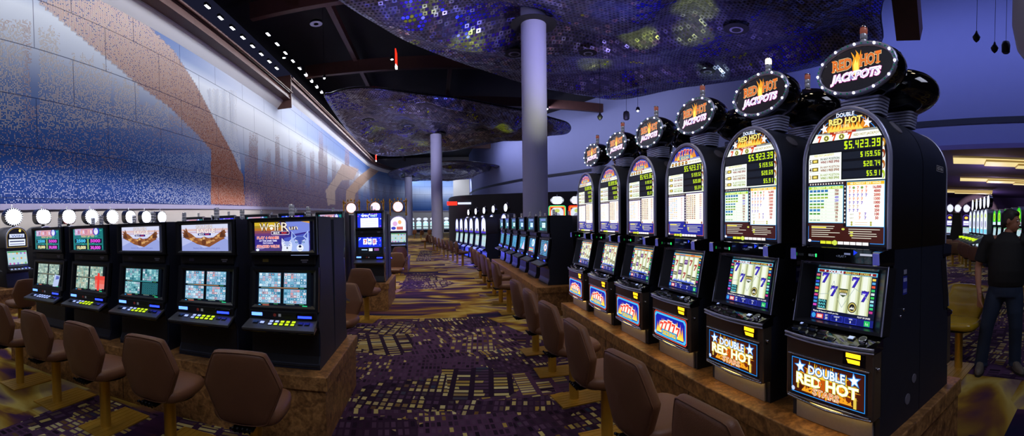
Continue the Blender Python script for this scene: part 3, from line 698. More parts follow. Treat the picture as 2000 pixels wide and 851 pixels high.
def art_upper(kind):
    a = Art(); W, H = .228, .25
    if kind == 1:
        a.rect(-W, 0, W, H, '#1c30d0', 0); r = random.Random(8)
        for i in range(40): a.ell(r.uniform(-.22, .22), r.choice([r.uniform(.19, .24), r.uniform(.0, .24)]), .012, .008, r.choice(['#e8ecff', '#58a8ff', '#c050d8', '#3848ff']), 1 + i % 3, 8)
        a.rect(-.17, .01, .17, .165, '#f0f4ff', 5)
        for i in range(6): a.rect(-.15, .025 + i * .022, .15, .028 + i * .022, '#a8a8d8', 6)
        a.text('SPIN', -.08, .185, .035, '#f4f8ff', 5, w=.13, off=.05); a.text('FAST', .09, .185, .035, '#c8f0d8', 5, w=.13, off=.05)
    elif kind == 'wolf':
        a.rect(-W, 0, W, H, '#382c8a', 0)
        for i in range(6): a.rect(-W, H - .02 * (i + 1), -.02 + .01 * i, H - .02 * i, ['#c8a82c', '#d8b830', '#a88a2c', '#b8762c', '#8a4a58', '#6a3c7a'][i], 1)
        a.poly([(.03, H), (W, H), (W, .16), (.1, .14), (.05, .18)], '#7a8ae0', 1); a.poly([(.1, H), (W, H), (W, .22)], '#d8a050', 2); a.poly([(.02, .11), (W, .15), (W, .09), (.02, .07)], '#4a58c0', 2)
        a.rect(-W, 0, 0, .05, '#4a3c7a', 2); a.ell(-.18, .04, .04, .015, '#8a7ab0', 3)
        for off, c, l in ((.06, '#3a2410', 4), (.0, '#fff2dc', 5)):
            a.text('W', -.145, .17, .06, c, l, off=off, w=.075); a.text('lf', -.035, .17, .06, c, l, off=off, w=.04); a.text('R', .03, .165, .07, c, l, off=off, w=.06); a.text('un', .098, .175, .034, c, l, off=off, w=.07)
        a.ell(-.082, .188, .014, .012, '#fff8ee', 6, 12)
        for i in range(4): a.ell(-.1 + i * .012, .206 + (.004 if i in (1, 2) else 0), .0055, .007, '#fff8ee', 6, 8)
        a.poly(rrect(-.085, .137, .065, .165, .008), '#f0e8ff', 6); a.poly(rrect(-.082, .14, .062, .162, .007), '#3a1c50', 7); a.text('MULTI', -.042, .1445, .013, '#ffffff', 8, off=.04); a.text('PLAY', .024, .1445, .013, '#f04830', 8, off=.04)
        for t, y, h, w, c in (('PLAY 4 GAMES', .105, .02, .185, '#f05848'), ('AT THE SAME TIME', .085, .012, .15, '#f4f0ff'), ('FEATURING', .068, .011, .085, '#e8e4f8'), ('STACKED WILDS', .038, .02, .19, '#f05848')):
            a.text(t, -.115, y, h, '#fff0f0' if c == '#f05848' else '#5a4ac0', 4, w=w * 1.02, off=.08); a.text(t, -.115, y, h, c, 5, w=w, off=.03)
        wolf(a, .045, .05, .055, '#e8eeff', '#a8b8ec', 5); wolf(a, .15, .07, .085, '#a8bcf4', '#4658b4', 9)
        a.ell(-.205, .02, .014, .01, '#e8f0ff', 5)
    elif kind == 'eagle':
        a.rect(-W, 0, W, H, '#b8c0ee', 0); a.rect(-W, .13, W, H, '#d8dcf6', 1); a.rect(-W, .18, W, .2, '#e0c0c0', 2); a.rect(-W, .165, W, .172, '#c8a0b8', 2)
        a.poly([(-W, .05), (-.1, .1), (0, .03), (.08, .07), (.16, .17), (.19, .12), (W, .1), (W, 0), (-W, 0)], '#98a4e0', 2); a.poly([(.1, .1), (.16, .17), (.18, .13), (.15, .12)], '#f4f6ff', 3)
        a.text('GOLDEN', 0, .205, .026, '#8a7a98', 3, w=.16, off=.05); a.text('GOLDEN', 0, .205, .026, '#f4e8d8', 4, w=.155, off=.01)
        a.text('EAGLE', .02, .165, .036, '#a07888', 5, w=.19, off=.06); a.text('EAGLE', .02, .165, .036, '#fff4ec', 6, w=.18, off=.02)
        Wg = [(0, .055), (-.07, .07), (-.13, .1), (-.19, .12), (-.215, .15), (-.2, .15), (-.222, .175), (-.2, .17), (-.21, .2), (-.185, .185), (-.18, .215), (-.16, .175), (-.12, .155), (-.08, .125), (-.03, .12), (0, .135), (.04, .12), (.09, .125), (.13, .15), (.17, .175), (.2, .19), (.205, .175), (.215, .165), (.2, .155), (.21, .14), (.19, .13), (.2, .115), (.16, .1), (.1, .07), (.05, .045)]
        a.poly(Wg, '#8a5230', 7)
        r = random.Random(2)
        for i in range(34):
            t = r.uniform(-1, 1); x = .16 * t; y = .09 + .045 * t * t + r.uniform(-.02, .02); a.ell(x, y, .016, .008, r.choice(['#b8783c', '#d8a868', '#7a4428', '#c8905a', '#a0623a']), 8 + i % 4, 8)
        for i in range(7):
            for q in (-1, 1): a.poly([(q * (.15 + i * .007), .13), (q * (.19 + i * .005), .215 - i * .013), (q * (.162 + i * .007), .125)], '#5a3424', 13)
        a.ell(0, .085, .022, .03, '#6a3a24', 13, 12); a.ell(0, .12, .012, .013, '#d8b080', 14, 10)
        a.poly(rrect(-.06, .14, .075, .165, .006), '#f0f0ff', 15); a.poly(rrect(-.057, .1425, .072, .1625, .005), '#2c2a78', 16); a.text('MULTI', -.022, .146, .012, '#ffffff', 17); a.text('PLAY', .037, .146, .012, '#f04848', 17)
        a.text('Stacked wild symbols in every game', .02, .03, .013, '#6a78c0', 6); a.rect(-W, 0, W, .012, '#8a90c8', 4)
    elif kind == 'pays':
        a.rect(-W, 0, W, H, '#1c7a7c', 0); r = random.Random(5)
        for i in range(60): a.ell(r.uniform(-W + .02, W - .02), r.uniform(.01, H - .01), .018, .007, r.choice(['#2ca08c', '#14606c', '#3cb8a0', '#2a5a90']), 1 + i % 3, 8)
        a.rect(-.2, .17, .1, .24, '#c8b0d8', 4); a.rect(-.1, .165, .14, .235, '#d898a8', 5)
        for i in range(8): a.text('7BAR7'[i % 5], -.17 + i * .038, .185, .035, ['#e8e0ff', '#b86a90', '#f0b8a8'][i % 3], 6, off=.04)
        a.ell(.13, .205, .05, .04, '#2a34c0', 6, 18); a.ell(.13, .205, .03, .034, '#e8ecff', 7, 16); a.ell(.13, .225, .02, .018, '#c8d8ff', 8, 14)
        a.text('WIN UP TO', 0, .145, .018, '#f0d890', 6, w=.2)
        for x0, x1, y0, y1, t, c in ((-.2, -.01, .085, .13, '2500', '#48c8f4'), (.02, .21, .085, .13, '5000', '#e048e0'), (-.19, -.01, .015, .065, '10,000', '#f4ecb0'), (.02, .21, .015, .065, '30,000', '#e85ae8')):
            a.rect(x0, y0, x1, y1, '#0a0c24', 4); a.text(t, (x0 + x1) / 2, y0 + .008, .032, c, 5, w=(x1 - x0) * .78, off=.05)
        a.rect(-.003, .02, .012, .13, '#a8c040', 5)
    else:
        r = random.Random(hash(kind) % 50 if not isinstance(kind, int) else kind)
        a.rect(-W, 0, W, H, '#0e3a44' if kind == 11 else '#102c50', 0)
        for i in range(14): a.rect(-W + .01, .008 + i * .017, -W + .01 + r.uniform(.1, .42), .016 + i * .017, r.choice(['#2c6a8a', '#3a8aa0', '#1c5068', '#487890']), 1)
        a.rect(-.06, .06, .14, .15, '#7ab0e8' if kind != 11 else '#9ac8c8', 3); a.rect(-.16, .18, .16, .22, '#5a70a8', 3)
        for i in range(3): a.rect(-.04 + i * .06, .07, .0 + i * .06, .14, '#e8f4ff', 4); a.seven(-.02 + i * .06, .105, .045, '#3a70b8', 5)
        a.ell(-.14, .04, .022, .02, '#38e060', 4, 12)
    return a
def art_lower(kind):
    a = Art(); W, H = .222, .3; a.rect(-W, 0, W, H, '#060c14', 0); r = random.Random(12)
    if kind in ('blue4', 'teal4', 'pale4', 'red4'):
        pal = {'blue4': ['#c0e0f4', '#6aa8c8', '#8ac0dc', '#e0f0fa', '#3a7898', '#a8b8d8', '#d89aa0'], 'teal4': ['#a0d8dc', '#5a9ca8', '#78b8c0', '#c8ecec', '#2c6878', '#b0a8c0'], 'pale4': ['#b8d0c0', '#8aa8a0', '#a8b8a0', '#d0e0d0', '#5a7878'], 'red4': ['#c0d0b8', '#8ab0a8', '#b0a890', '#d8e0cc', '#5a8078']}[kind]
        a.text('MULTIPLAY', .02, .286, .009, '#f0a080', 1)
        for gx in (0, 1):
            for gy in (0, 1):
                x0 = -W + .012 + gx * .212; y0 = .04 + (1 - gy) * .125; dim = (kind == 'teal4' and gx == 1 and gy == 1)
                a.rect(x0, y0, x0 + .185, y0 + .11, pal[1] if not dim else '#1c5058', 1)
                for i in range(7):
                    for j in range(5):
                        c = r.choice(pal); c = '#2a6a74' if dim else c; u = x0 + .004 + i * .026; v = y0 + .004 + j * .0212
                        a.rect(u, v, u + .0225, v + .018, c, 2)
                        a.poly([(u + .011 + r.uniform(.004, .009) * math.cos(t), v + .009 + r.uniform(.004, .007) * math.sin(t)) for t in (0, 1.05, 2.1, 3.15, 4.2, 5.2)], r.choice(pal if not dim else ['#184048']), 3)
                a.rect(x0 + .02, y0 - .008, x0 + .09, y0 - .004, '#90a8a0', 2); a.rect(x0 + .13, y0 - .008, x0 + .165, y0 - .004, '#48a060', 2)
        a.rect(-.12, .157, .12, .161, {'blue4': '#e0a070', 'teal4': '#50c8d0'}.get(kind, '#c0b898'), 3)
        a.rect(-W, 0, W, .028, '#0a1420', 2); a.ell(-.2, .016, .012, .013, '#3aa8e8', 3); a.rect(-.175, .005, -.12, .026, '#d8705a', 3)
        a.flames(-.13, -.02, .002, .022, '#e07828', 3, 7); a.rect(.0, .006, .1, .022, '#101c30', 3); a.text('BET 40   WIN 0', .05, .01, .009, '#d8e8ff', 4); a.poly(rrect(.155, .004, .195, .028, .006), '#28c888', 4)
        if kind == 'red4':
            for i, q in enumerate(((.04, .13), (.045, .09), (.05, .05))): a.rect(.12 + q[0] - .08, q[1], W, q[1] + .05, ['#e8483c', '#e86858', '#e88078'][i], 4 + i)
            a.rect(.12, .03, .15, .21, '#f03a30', 8)
        if kind == 'pale4': a.poly([(.09, .01), (.19, .03), (.215, .15), (.12, .16)], '#b8c8f0', 5); a.poly([(.14, .1), (.2, .11), (.205, .14), (.15, .145)], '#5a6ac0', 6)
    elif kind == 'reels3':
        a.rect(-W, .12, W, H, '#1c34d8', 1)
        for i in range(24): a.ell(r.uniform(-.21, .21), r.uniform(.14, .29), .012, .008, r.choice(['#e8ecff', '#4aa0ff', '#c048d8']), 2, 8)
        for i in range(3): a.rect(-.13 + i * .09, .165, -.055 + i * .09, .26, '#f4f8ff', 4)
        a.seven(-.092, .212, .06, '#c83040', 5); a.rect(-.03, .2, .015, .22, '#3a8ae8', 5); a.rect(.06, .18, .11, .245, '#c88ab0', 5)
        a.rect(-.16, .07, -.05, .085, '#a8d0ff', 3); a.rect(-.02, .055, .05, .1, '#e8f0ff', 3); a.rect(.08, .06, .17, .1, '#7a4a90', 3)
    else:
        base = {1: '#2a6a88', 2: '#24607a', 3: '#2c6c94', 4: '#2a78a0', 5: '#2a5a8a', 6: '#28486a'}.get(kind, '#2a6a88'); a.rect(-W + .01, .01, W - .01, H - .01, base, 1)
        for i in range(9):
            for j in range(6): a.rect(-.2 + j * .068, .02 + i * .03, -.2 + j * .068 + .05, .02 + i * .03 + .018, r.choice(['#3c88a8', '#48a0b8', '#306880', '#5a8ac0']), 2)
        if kind == 6: a.ell(.08, .16, .085, .07, '#c86a48', 4, 24); a.ell(.08, .16, .07, .056, '#e8e0e8', 5, 24); a.ell(.08, .16, .035, .03, '#4878b8', 6, 18)
        if kind == 5: a.ell(.07, .2, .09, .07, '#e8f0f8', 4, 24); a.ell(.06, .2, .05, .045, '#58a8c0', 5, 18); a.rect(-.2, .03, .12, .1, '#d85a48', 4); a.rect(-.19, .05, .1, .08, '#58d0b0', 5)
        if kind == 4: a.poly([(-.05, .03), (.14, .2), (.12, .27), (.2, .03)], '#c8b0c8', 4); a.ell(-.1, .1, .05, .05, '#60b8d0', 4)
    return a

def make_two_screen(up, low, w=.57, H=1.17, silver=False, glow='screen', lit=None, buttons=True, towers=1):
    r = empty('slot_machine'); hw = w / 2; k = H / 1.17; z = lambda q: q * k; sx = w / .57
    side = 'cabinet_side'
    prof = [(.0, 0), (.0, z(.04)), (.03, z(.1)), (.035, z(.27)), (-.0, z(.33)), (-.005, z(.375)), (.02, z(.44)), (.066, z(.785)), (.066, z(.872)), (.03, z(.885)), (.022, z(.9)), (.022, H), (.43, H), (.445, H - .02), (.48, z(.4)), (.495, 0)]
    MB().prism(prof, -hw, hw).build('cabinet', side, r, .006)
    # belly panel
    MB().prism([(-.006, .02), (.022, z(.1)), (.028, z(.26)), (-.004, z(.325)), (.05, z(.325)), (.05, .02)], -hw + .012, hw - .012).build('belly_panel', 'cabinet_black', r, .004)
    O, U, N, L = plane(-.012, z(.445), .033, z(.78))
    m = MB(); bezel(m, O, U, N, -hw, hw, 0, L, .022, .012, .022); m.build('lower_bezel', 'plastic_dark', r)
    q = MB(); art_lower(low).put(q, O + U * (.018 * k) - N * .01, X3, U, N, sx=sx, sy=k); q.build('lower_screen', glow, r)
    O2, U2, N2, L2 = plane(-.002, z(.878), -.002, H - .004)
    m = MB(); bezel(m, O2, U2, N2, -hw, hw, 0, L2, .018, .012, .018); m.build('upper_bezel', 'plastic_dark', r)
    q = MB(); art_upper(up).put(q, O2 + U2 * (.02 * k) - N2 * .01, X3, U2, N2, sx=sx * 1.0, sy=k); q.build('upper_screen', glow, r)
    # info strip between the screens
    s = MB().box(-hw + .03, hw - .03, .042, .06, z(.8), z(.862)).build('speaker_strip', 'cabinet_black', r, .003)
    a = Art(); a.rect(-.18, .02, -.13, .045, '#7a6a30' if up == 'wolf' else '#45405c', 0); a.rect(.14, .03, .2, .04, '#9a9aa8', 0); a.rect(.15, .015, .19, .026, '#77778a', 0); q = MB(); a.put(q, (0, .0415, z(.8)), X3, Z3, NY); q.build('sticker', 'printed', s)
    # control strip
    c = MB().box(-hw + .01, hw - .01, -.03, -.005, z(.385), z(.445)).build('control_strip', 'plastic_dark', r, .003)
    MB().box(-hw + .03, -hw + .12, -.034, -.028, z(.405), z(.43)).build('card_reader', 'led_blue_soft', r, .002)
    b = MB().box(hw - .17, hw - .03, -.038, -.028, z(.395), z(.436)).build('bill_acceptor', 'gloss_black', r, .003)
    MB().box(hw - .155, hw - .045, -.0395, -.037, z(.4), z(.417)).build('lit_slot', 'led_blue', b)
    q = MB(); a = Art(); a.ell(-.06, 0, .013, .013, '#b04030', 0, 12); a.rect(-.03, -.011, -.008, .011, '#d8d8e0', 0); a.rect(.0, -.004, .08, .004, '#000000', 0); a.put(q, (0, -.0305, z(.415)), X3, Z3, NY); q.build('service_symbols', 'printed', c)
    if silver:
        for s_ in (-1, 1): MB().box(s_ * (hw - .008) - .013, s_ * (hw - .008) + .013, -.03, .03, .02, H + .006).build('silver_edge', 'chrome', r, .004)
        MB().box(-hw, hw, -.012, .03, H - .003, H + .02).build('top_cap', 'plastic_grey', r, .003)
    # button deck
    O, U, N, L = plane(-.155, z(.335), -.015, z(.385)); T = Matrix(((1, 0, 0, O.x), (0, U.y, N.y, O.y), (0, U.z, N.z, O.z), (0, 0, 0, 1)))
    d = MB(); y1 = .155; d.add([T @ Vector(p) for p in ((-hw - .005, 0, -.022), (hw + .005, 0, -.022), (hw - .01, y1, -.022), (-hw + .01, y1, -.022), (-hw - .005, 0, 0), (hw + .005, 0, 0), (hw - .01, y1, 0), (-hw + .01, y1, 0))], [(3, 2, 1, 0), (4, 5, 6, 7), (0, 1, 5, 4), (1, 2, 6, 5), (2, 3, 7, 6), (3, 0, 4, 7)])
    deck = d.build('button_deck', 'deck_grey', r, .004)
    MB().add([T @ Vector(p) for p in ((-hw - .003, -.002, -.03), (hw + .003, -.002, -.03), (hw - .01, y1, -.06), (-hw + .01, y1, -.06), (-hw - .003, -.002, -.022), (hw + .003, -.002, -.022), (hw - .01, y1, -.022), (-hw + .01, y1, -.022))], [(3, 2, 1, 0), (4, 5, 6, 7), (0, 1, 5, 4), (1, 2, 6, 5), (2, 3, 7, 6), (3, 0, 4, 7)]).build('deck_underside', 'gloss_black', deck)
    if buttons:
        def bt(x, y, m, w_=.017, h_=.014):
            b = MB(); b.box(x - w_, x + w_, y - h_, y + h_, 0, .004, 0, T=T); b.box(x - w_ * .78, x + w_ * .78, y - h_ * .75, y + h_ * .75, .004, .007, 1, T=T); b.build('button', ['button_dark', m], deck)
        for i in range(5):
            for j in range(2): bt(-.075 * sx + i * .045, .065 + j * .036, ('button_lime' if i > 1 or (i == 1 and j == 0) else 'button_pale') if lit is None else lit)
        bt(-.2 * sx, .08, 'button_dark', .02, .018); bt(-.145 * sx, .08, 'button_pale', .02, .016)
        bt(.165 * sx, .085, 'plastic_dark', .02, .017); bt(.215 * sx, .085, 'plastic_dark', .02, .017)
    if towers: tower(r, (0.02, .2, H), .024, .08, ('tower_clear', 'tower_clear', 'tower_clear'))
    return r

def art_arch(kind, W, H):
    a = Art(); pts = lambda i: [(-W + i, i), (W - i, i)] + ell(0, H - W * .8, W - i, W * .8 - i, 16, 0, PI)
    if kind == 'gold':
        a.poly(pts(0), '#181420', 0); a.poly(pts(.008), '#c8a848', 1); a.poly(pts(.014), '#0c0a14', 2); a.rect(-W * .72, H * .5, W * .72, H * .68, '#c8d0e8', 3); a.text('WIN', 0, H * .52, H * .12, '#5a6aa0', 4, w=W * 1.1); a.rect(-W * .8, H * .1, W * .8, H * .42, '#dfe6f4', 3); a.rect(-W * .7, H * .16, W * .7, H * .2, '#6a70a0', 4); a.rect(-W * .7, H * .28, W * .7, H * .34, '#3a3c60', 4); a.ell(W * .3, H * .84, W * .12, W * .12, '#e8d870', 4)
    elif kind == 'sun':
        a.poly(pts(0), '#20105a', 0); a.poly(pts(.012), '#5a3ac8', 1); a.poly(pts(.03), '#1c1450', 2); a.ell(0, H * .72, W * .55, W * .4, '#f0b020', 3); a.ell(0, H * .72, W * .4, W * .28, '#f8e058', 4); a.rect(-W * .8, H * .08, W * .8, H * .45, '#e8ecff', 3); a.rect(-W * .7, H * .18, W * .7, H * .24, '#7a60c0', 4)
    elif kind == 'white':
        a.poly(pts(0), '#2038c8', 0); a.poly(pts(.02), '#eef2ff', 1); a.poly([(-W * .6, H * .12), (0, H * .34), (W * .6, H * .12)], '#241c50', 2); a.rect(-W, 0, W, H * .12, '#3a20c0', 2); a.rect(0, H * .13, W * .7, H * .19, '#c8b83a', 3)
    elif kind == 'green':
        a.poly(pts(0), '#0c3a10', 0); a.poly(pts(.015), '#38c828', 1); a.ell(0, H * .55, W * .5, W * .5, '#c8e838', 2); a.ell(0, H * .55, W * .3, W * .34, '#68a018', 3); a.rect(-W * .9, H * .03, W * .9, H * .22, '#d8f0ff', 3)
    elif kind == 'pale':
        a.poly(pts(0), '#8090b8', 0); a.poly(pts(.012), '#e4f0f8', 1); a.ell(0, H * .75, W * .4, W * .3, '#c8d870', 2); a.ell(0, H * .4, W * .5, W * .5, '#a8a8c8', 2); a.rect(-W * .8, .02, W * .8, H * .2, '#78d0f0', 2)
    elif kind == 'lady':
        a.poly(pts(0), '#1c2088', 0); a.poly(pts(.01), '#f0ecf8', 1); a.ell(W * .2, H * .6, W * .22, W * .26, '#e8b070', 2); a.ell(-W * .4, H * .5, W * .3, W * .3, '#d8a8d8', 2); a.rect(-W * .2, H * .1, W * .6, H * .3, '#c86a60', 3); a.ell(-W * .6, H * .2, W * .3, W * .2, '#3a40b8', 3)
    else:
        a.poly(pts(0), '#102080', 0); a.poly(pts(.015), '#d8f4ff', 1); a.rect(-W * .9, H * .3, W * .9, H * .5, '#38c8c0', 2); a.rect(-W * .6, H * .35, W * .6, H * .45, '#f0f8ff', 3)
    return a
def make_arch_top(kind, w=.56, H=1.26, zb=.8, topper=None, deckglow=False, low='pale', D=.46, glow='screen_bright', buttons=False):
    r = empty('slot_machine'); hw = w / 2; s = zb / .8
    MB().prism([(0, 0), (.0, .05), (.04, .28 * s), (-.01, .33 * s), (.0, .38 * s), (.062, zb - .03), (.01, zb), (D, zb), (D + .02, .3), (D + .02, 0)], -hw, hw).build('cabinet', 'cabinet_side', r, .005)
    W = hw - .0; out = [(-W, zb - .02), (W, zb - .02)] + ell(0, H - W * .8, W, W * .8, 16, 0, PI)
    MB().slab(out, (0, D, 0), X3, Z3, NY, D - .01, smooth=True).build('top_box', 'plastic_grey', r)
    q = MB(); art_arch(kind, W - .02, H - zb - .02).put(q, (0, .008, zb), X3, Z3, NY); q.build('arch_glass', glow, r)
    MB().tube([(-W + .01, .005, zb)] + [(x, .005, z) for x, z in ell(0, H - W * .8, W - .01, W * .8 - .01, 16, 0, PI)[::-1]] + [(W - .01, .005, zb)], .01, 8).build('arch_trim', 'chrome_trim', r)
    O, U, N, L = plane(-.028, .40 * s, .028, zb - .035)
    m = MB(); bezel(m, O, U, N, -hw, hw, 0, L, .02, .012, .015); m.build('monitor_bezel', 'plastic_dark', r)
    a = Art(); a.rect(-hw + .035, 0, hw - .035, L - .07, '#b8d8e0', 0); rr = random.Random(3)
    for i in range(5):
        for j in range(3): a.ell(-hw + .085 + i * (w - .17) / 4, .05 + j * (L - .17) / 2, .026, .022, rr.choice(['#d89a50', '#c86ab0', '#78b868', '#8a7ad0', '#e0d8c0']), 2, 10)
    a.rect(-hw + .035, 0, hw - .035, .03, '#283050', 3); a.rect(-hw + .04, L - .1, hw - .04, L - .075, '#3a9a50', 3)
    q = MB(); a.put(q, O + U * .035 - N * .01, X3, U, N); q.build('reel_screen', 'screen', r)
    d = MB().prism([(-.15, .335 * s), (-.15, .355 * s), (-.02, .4 * s), (-.02, .33 * s)], -hw, hw).build('button_deck', 'plastic_dark', r, .003)
    if buttons:
        for i in range(6): MB().box(-hw + .06 + i * (w - .12) / 5 - .016, -hw + .06 + i * (w - .12) / 5 + .016, -.11, -.08, .368 * s, .382 * s).build('button', 'button_pale', d)
    else: MB().box(-hw + .05, hw - .05, -.11, -.08, .366 * s, .378 * s).build('button_strip', 'button_pale', d)
    MB().box(.1, hw - .03, -.036, -.03, .375 * s, .395 * s).build('bill_slot', 'led_blue', r)
    if deckglow: MB().box(-hw + .05, hw - .05, -.004, .006, .06, .22).build('lit_base', 'led_blue', r)
    if topper:
        kind_, zc, ta, tb = topper
        MB().box(-.025, .025, .1, .16, H - .03, zc - tb + .01).build('topper_post', 'black_metal', r)
        if kind_ == 'oval': P = ell(0, 0, ta, tb, 28)
        elif kind_ == 'round_square': P = rrect(-ta, -tb, ta, tb, min(ta, tb) * .75, 5)
        elif kind_ == 'hex': P = [(-ta, 0), (-ta * .6, -tb), (ta * .6, -tb), (ta, 0), (ta * .6, tb), (-ta * .6, tb)]
        elif kind_ == 'fan': P = [(-ta, -tb * .3), (-ta * .5, -tb), (ta * .5, -tb), (ta, -tb * .3)] + ell(0, -tb * .1, ta * .8, tb * 1.1, 12, .1, PI - .1)
        else: P = ell(0, 0, ta, tb, 28)
        sh = MB(); sh.slab([(x * 1.12, y * 1.14) for x, y in P], (0, .24, zc), X3, Z3, NY, .14, 0, True); tp = sh.build('topper_shell', 'gloss_black', r, .01)
        f = MB(); f.slab(P, (0, .099, zc), X3, Z3, NY, .004, 0); f.build('lit_face', 'oval_white', tp)
        b = MB(); nb = 24
        for i in range(nb):
            t = 2 * PI * i / nb; b.ball((ta * 1.06 * math.cos(t), .096, zc + tb * 1.07 * math.sin(t)), .009, 6, 4)
        b.build('bulb_rim', 'bulb_white', tp)
        tower(r, (0, .17, zc + tb * 1.1), .018, .05, ('tower_clear', 'tower_clear'))
    return r
# ------------------------------------------------------------------ stools
def pad(mb, outline, T, th, r, bulge=.012, steps=5, mi=0, bend=0.0):
    """upholstered pad: outline in (x, z) of the local plane, thickness along y"""
    n = len(outline); cx = sum(p[0] for p in outline) / n; cz = sum(p[1] for p in outline) / n
    ext = sum(math.hypot(p[0] - cx, p[1] - cz) for p in outline) / n
    def ring(sc_, y): return [tuple(T @ Vector((cx + (p[0] - cx) * sc_, y + bend * (cx + (p[0] - cx) * sc_) ** 2, cz + (p[1] - cz) * sc_))) for p in outline]
    rs = [ring(.02, -th / 2 - bulge), ring(.45, -th / 2 - bulge * .8), ring(.75, -th / 2 - bulge * .35)]
    for k in range(steps + 1):
        a = -PI / 2 + PI * k / steps; rs.append(ring(1 - r * (1 - math.cos(a)) / ext, th / 2 * math.sin(a)))
    rs += [ring(.75, th / 2 + bulge * .35), ring(.45, th / 2 + bulge * .8), ring(.02, th / 2 + bulge)]
    return mb.rings(rs, mi, True)
def smooth_poly(P, k=4):
    n = len(P); o = []
    for i in range(n):
        p0, p1, p2, p3 = P[i - 1], P[i], P[(i + 1) % n], P[(i + 2) % n]
        for j in range(k):
            t = j / k
            o.append(tuple(.5 * ((2 * p1[q]) + (-p0[q] + p2[q]) * t + (2 * p0[q] - 5 * p1[q] + 4 * p2[q] - p3[q]) * t * t + (-p0[q] + 3 * p1[q] - 3 * p2[q] + p3[q]) * t ** 3) for q in (0, 1)))
    return o
def make_stool(leather='leather', plate_y=.37, low=False):
    """faces +y: sitter looks along +y, backrest on the -y side"""
    r = empty('slot_stool')
    back = smooth_poly([(-.135, .895), (0, .905), (.135, .895), (.168, .87), (.205, .785), (.236, .7), (.234, .66), (.165, .5), (.14, .468), (.07, .457), (-.07, .457), (-.14, .468), (-.165, .5), (-.234, .66), (-.236, .7), (-.205, .785), (-.168, .87)], 2)
    T = Matrix.Translation((0, -.205, .455)) @ Matrix.Rotation(.13, 4, 'X') @ Matrix.Translation((0, 0, -.455))
    b = MB(); pad(b, back, T, .07, .028, .014, 6, bend=.55); bo = b.build('backrest', leather, r)
    e = MB(); n = len(back); cx, cz = 0, .7
    for sy in (-.026,): e.tube([tuple(T @ Vector((x * .965, sy + .55 * (x * .965) ** 2, cz + (z - cz) * .975))) for x, z in back], .0045, 5, closed=True)
    e.build('piping', leather, bo)
    seat = smooth_poly([(-.2, .18), (-.12, .235), (0, .245), (.12, .235), (.2, .18), (.225, .05), (.215, -.1), (.17, -.19), (0, -.215), (-.17, -.19), (-.215, -.1), (-.225, .05)], 3)
    S = Matrix.Translation((0, .0, .495)) @ Matrix.Rotation(-PI / 2, 4, 'X')
    s = MB(); pad(s, [(x, -y) for x, y in seat], S, .085, .035, .012, 6); s.build('seat', leather, r)
    u = MB(); u.lathe([(.19, .435), (.2, .45), (.2, .462)], n=24); u.box(-.05, .05, -.26, -.1, .43, .447); u.tube([(-.06, -.27, .45), (-.06, -.235, .43), (-.06, -.16, .436)], .008, 6); u.tube([(.06, -.27, .45), (.06, -.235, .43), (.06, -.16, .436)], .008, 6)
    for k in range(4): u.tube([(-.045 + k * .03, -.275, .46), (-.04 + k * .03, -.25, .425)], .007, 6)
    u.build('seat_pan', 'black_metal', r)
    MB().lathe([(.046, .012), (.044, .02), (.044, .42), (.07, .43), (.07, .437)], n=20).build('post', 'brass', r)
    p = MB(); p.box(-.15, .15, -.17, plate_y, .0, .012)
    for k in range(6): p.box(-.135 + k * .05, -.125 + k * .05, -.165, plate_y - .005, .012, .0145)
    p.build('base_plate', 'brass', r, .002)
    return r
ORD = ['first', 'second', 'third', 'fourth', 'fifth', 'sixth', 'seventh', 'eighth', 'ninth', 'tenth', 'eleventh', 'twelfth']
class Series:
    """first use takes the prototype itself, later ones take copies of it"""
    def __init__(s, proto): s.p = proto; s.used = False
    def at(s, x, y, z, rz, label, cat, group=None):
        o = copy_tree(s.p) if s.used else s.p
        s.used = True
        o.location = (x, y, z); o.rotation_euler = (0, 0, math.radians(rz)); tag(o, label, cat)
        if group: o['group'] = group
        return o
def plinth(x0, x1, y0, y1, label, h=.5):
    r = empty('machine_plinth', ((x0 + x1) / 2, (y0 + y1) / 2, 0)); hx, hy = (x1 - x0) / 2, (y1 - y0) / 2
    b = MB().box(-hx + .018, hx - .018, -hy + .018, hy - .018, .0, h - .1)
    b.build('base', 'burl_laminate', r)
    MB().box(-hx, hx, -hy, hy, h - .105, h).build('top', 'burl_laminate', r, .006)
    L = max(hx, hy) * 2; n = max(1, int(L / 1.5))
    for k in range(1, n):
        q = -L / 2 + L * k / n
        if hx > hy:
            for sy in (-1, 1): MB().box(q - .003, q + .003, sy * (hy - .018) - .0015, sy * (hy - .018) + .0015, .02, h - .105).build('panel_joint', 'black_flat', r)
        else:
            for sx in (-1, 1): MB().box(sx * (hx - .018) - .0015, sx * (hx - .018) + .0015, q - .003, q + .003, .02, h - .105).build('panel_joint', 'black_flat', r)
    tag(r, label, 'plinth', 'wooden machine plinths')
    return r

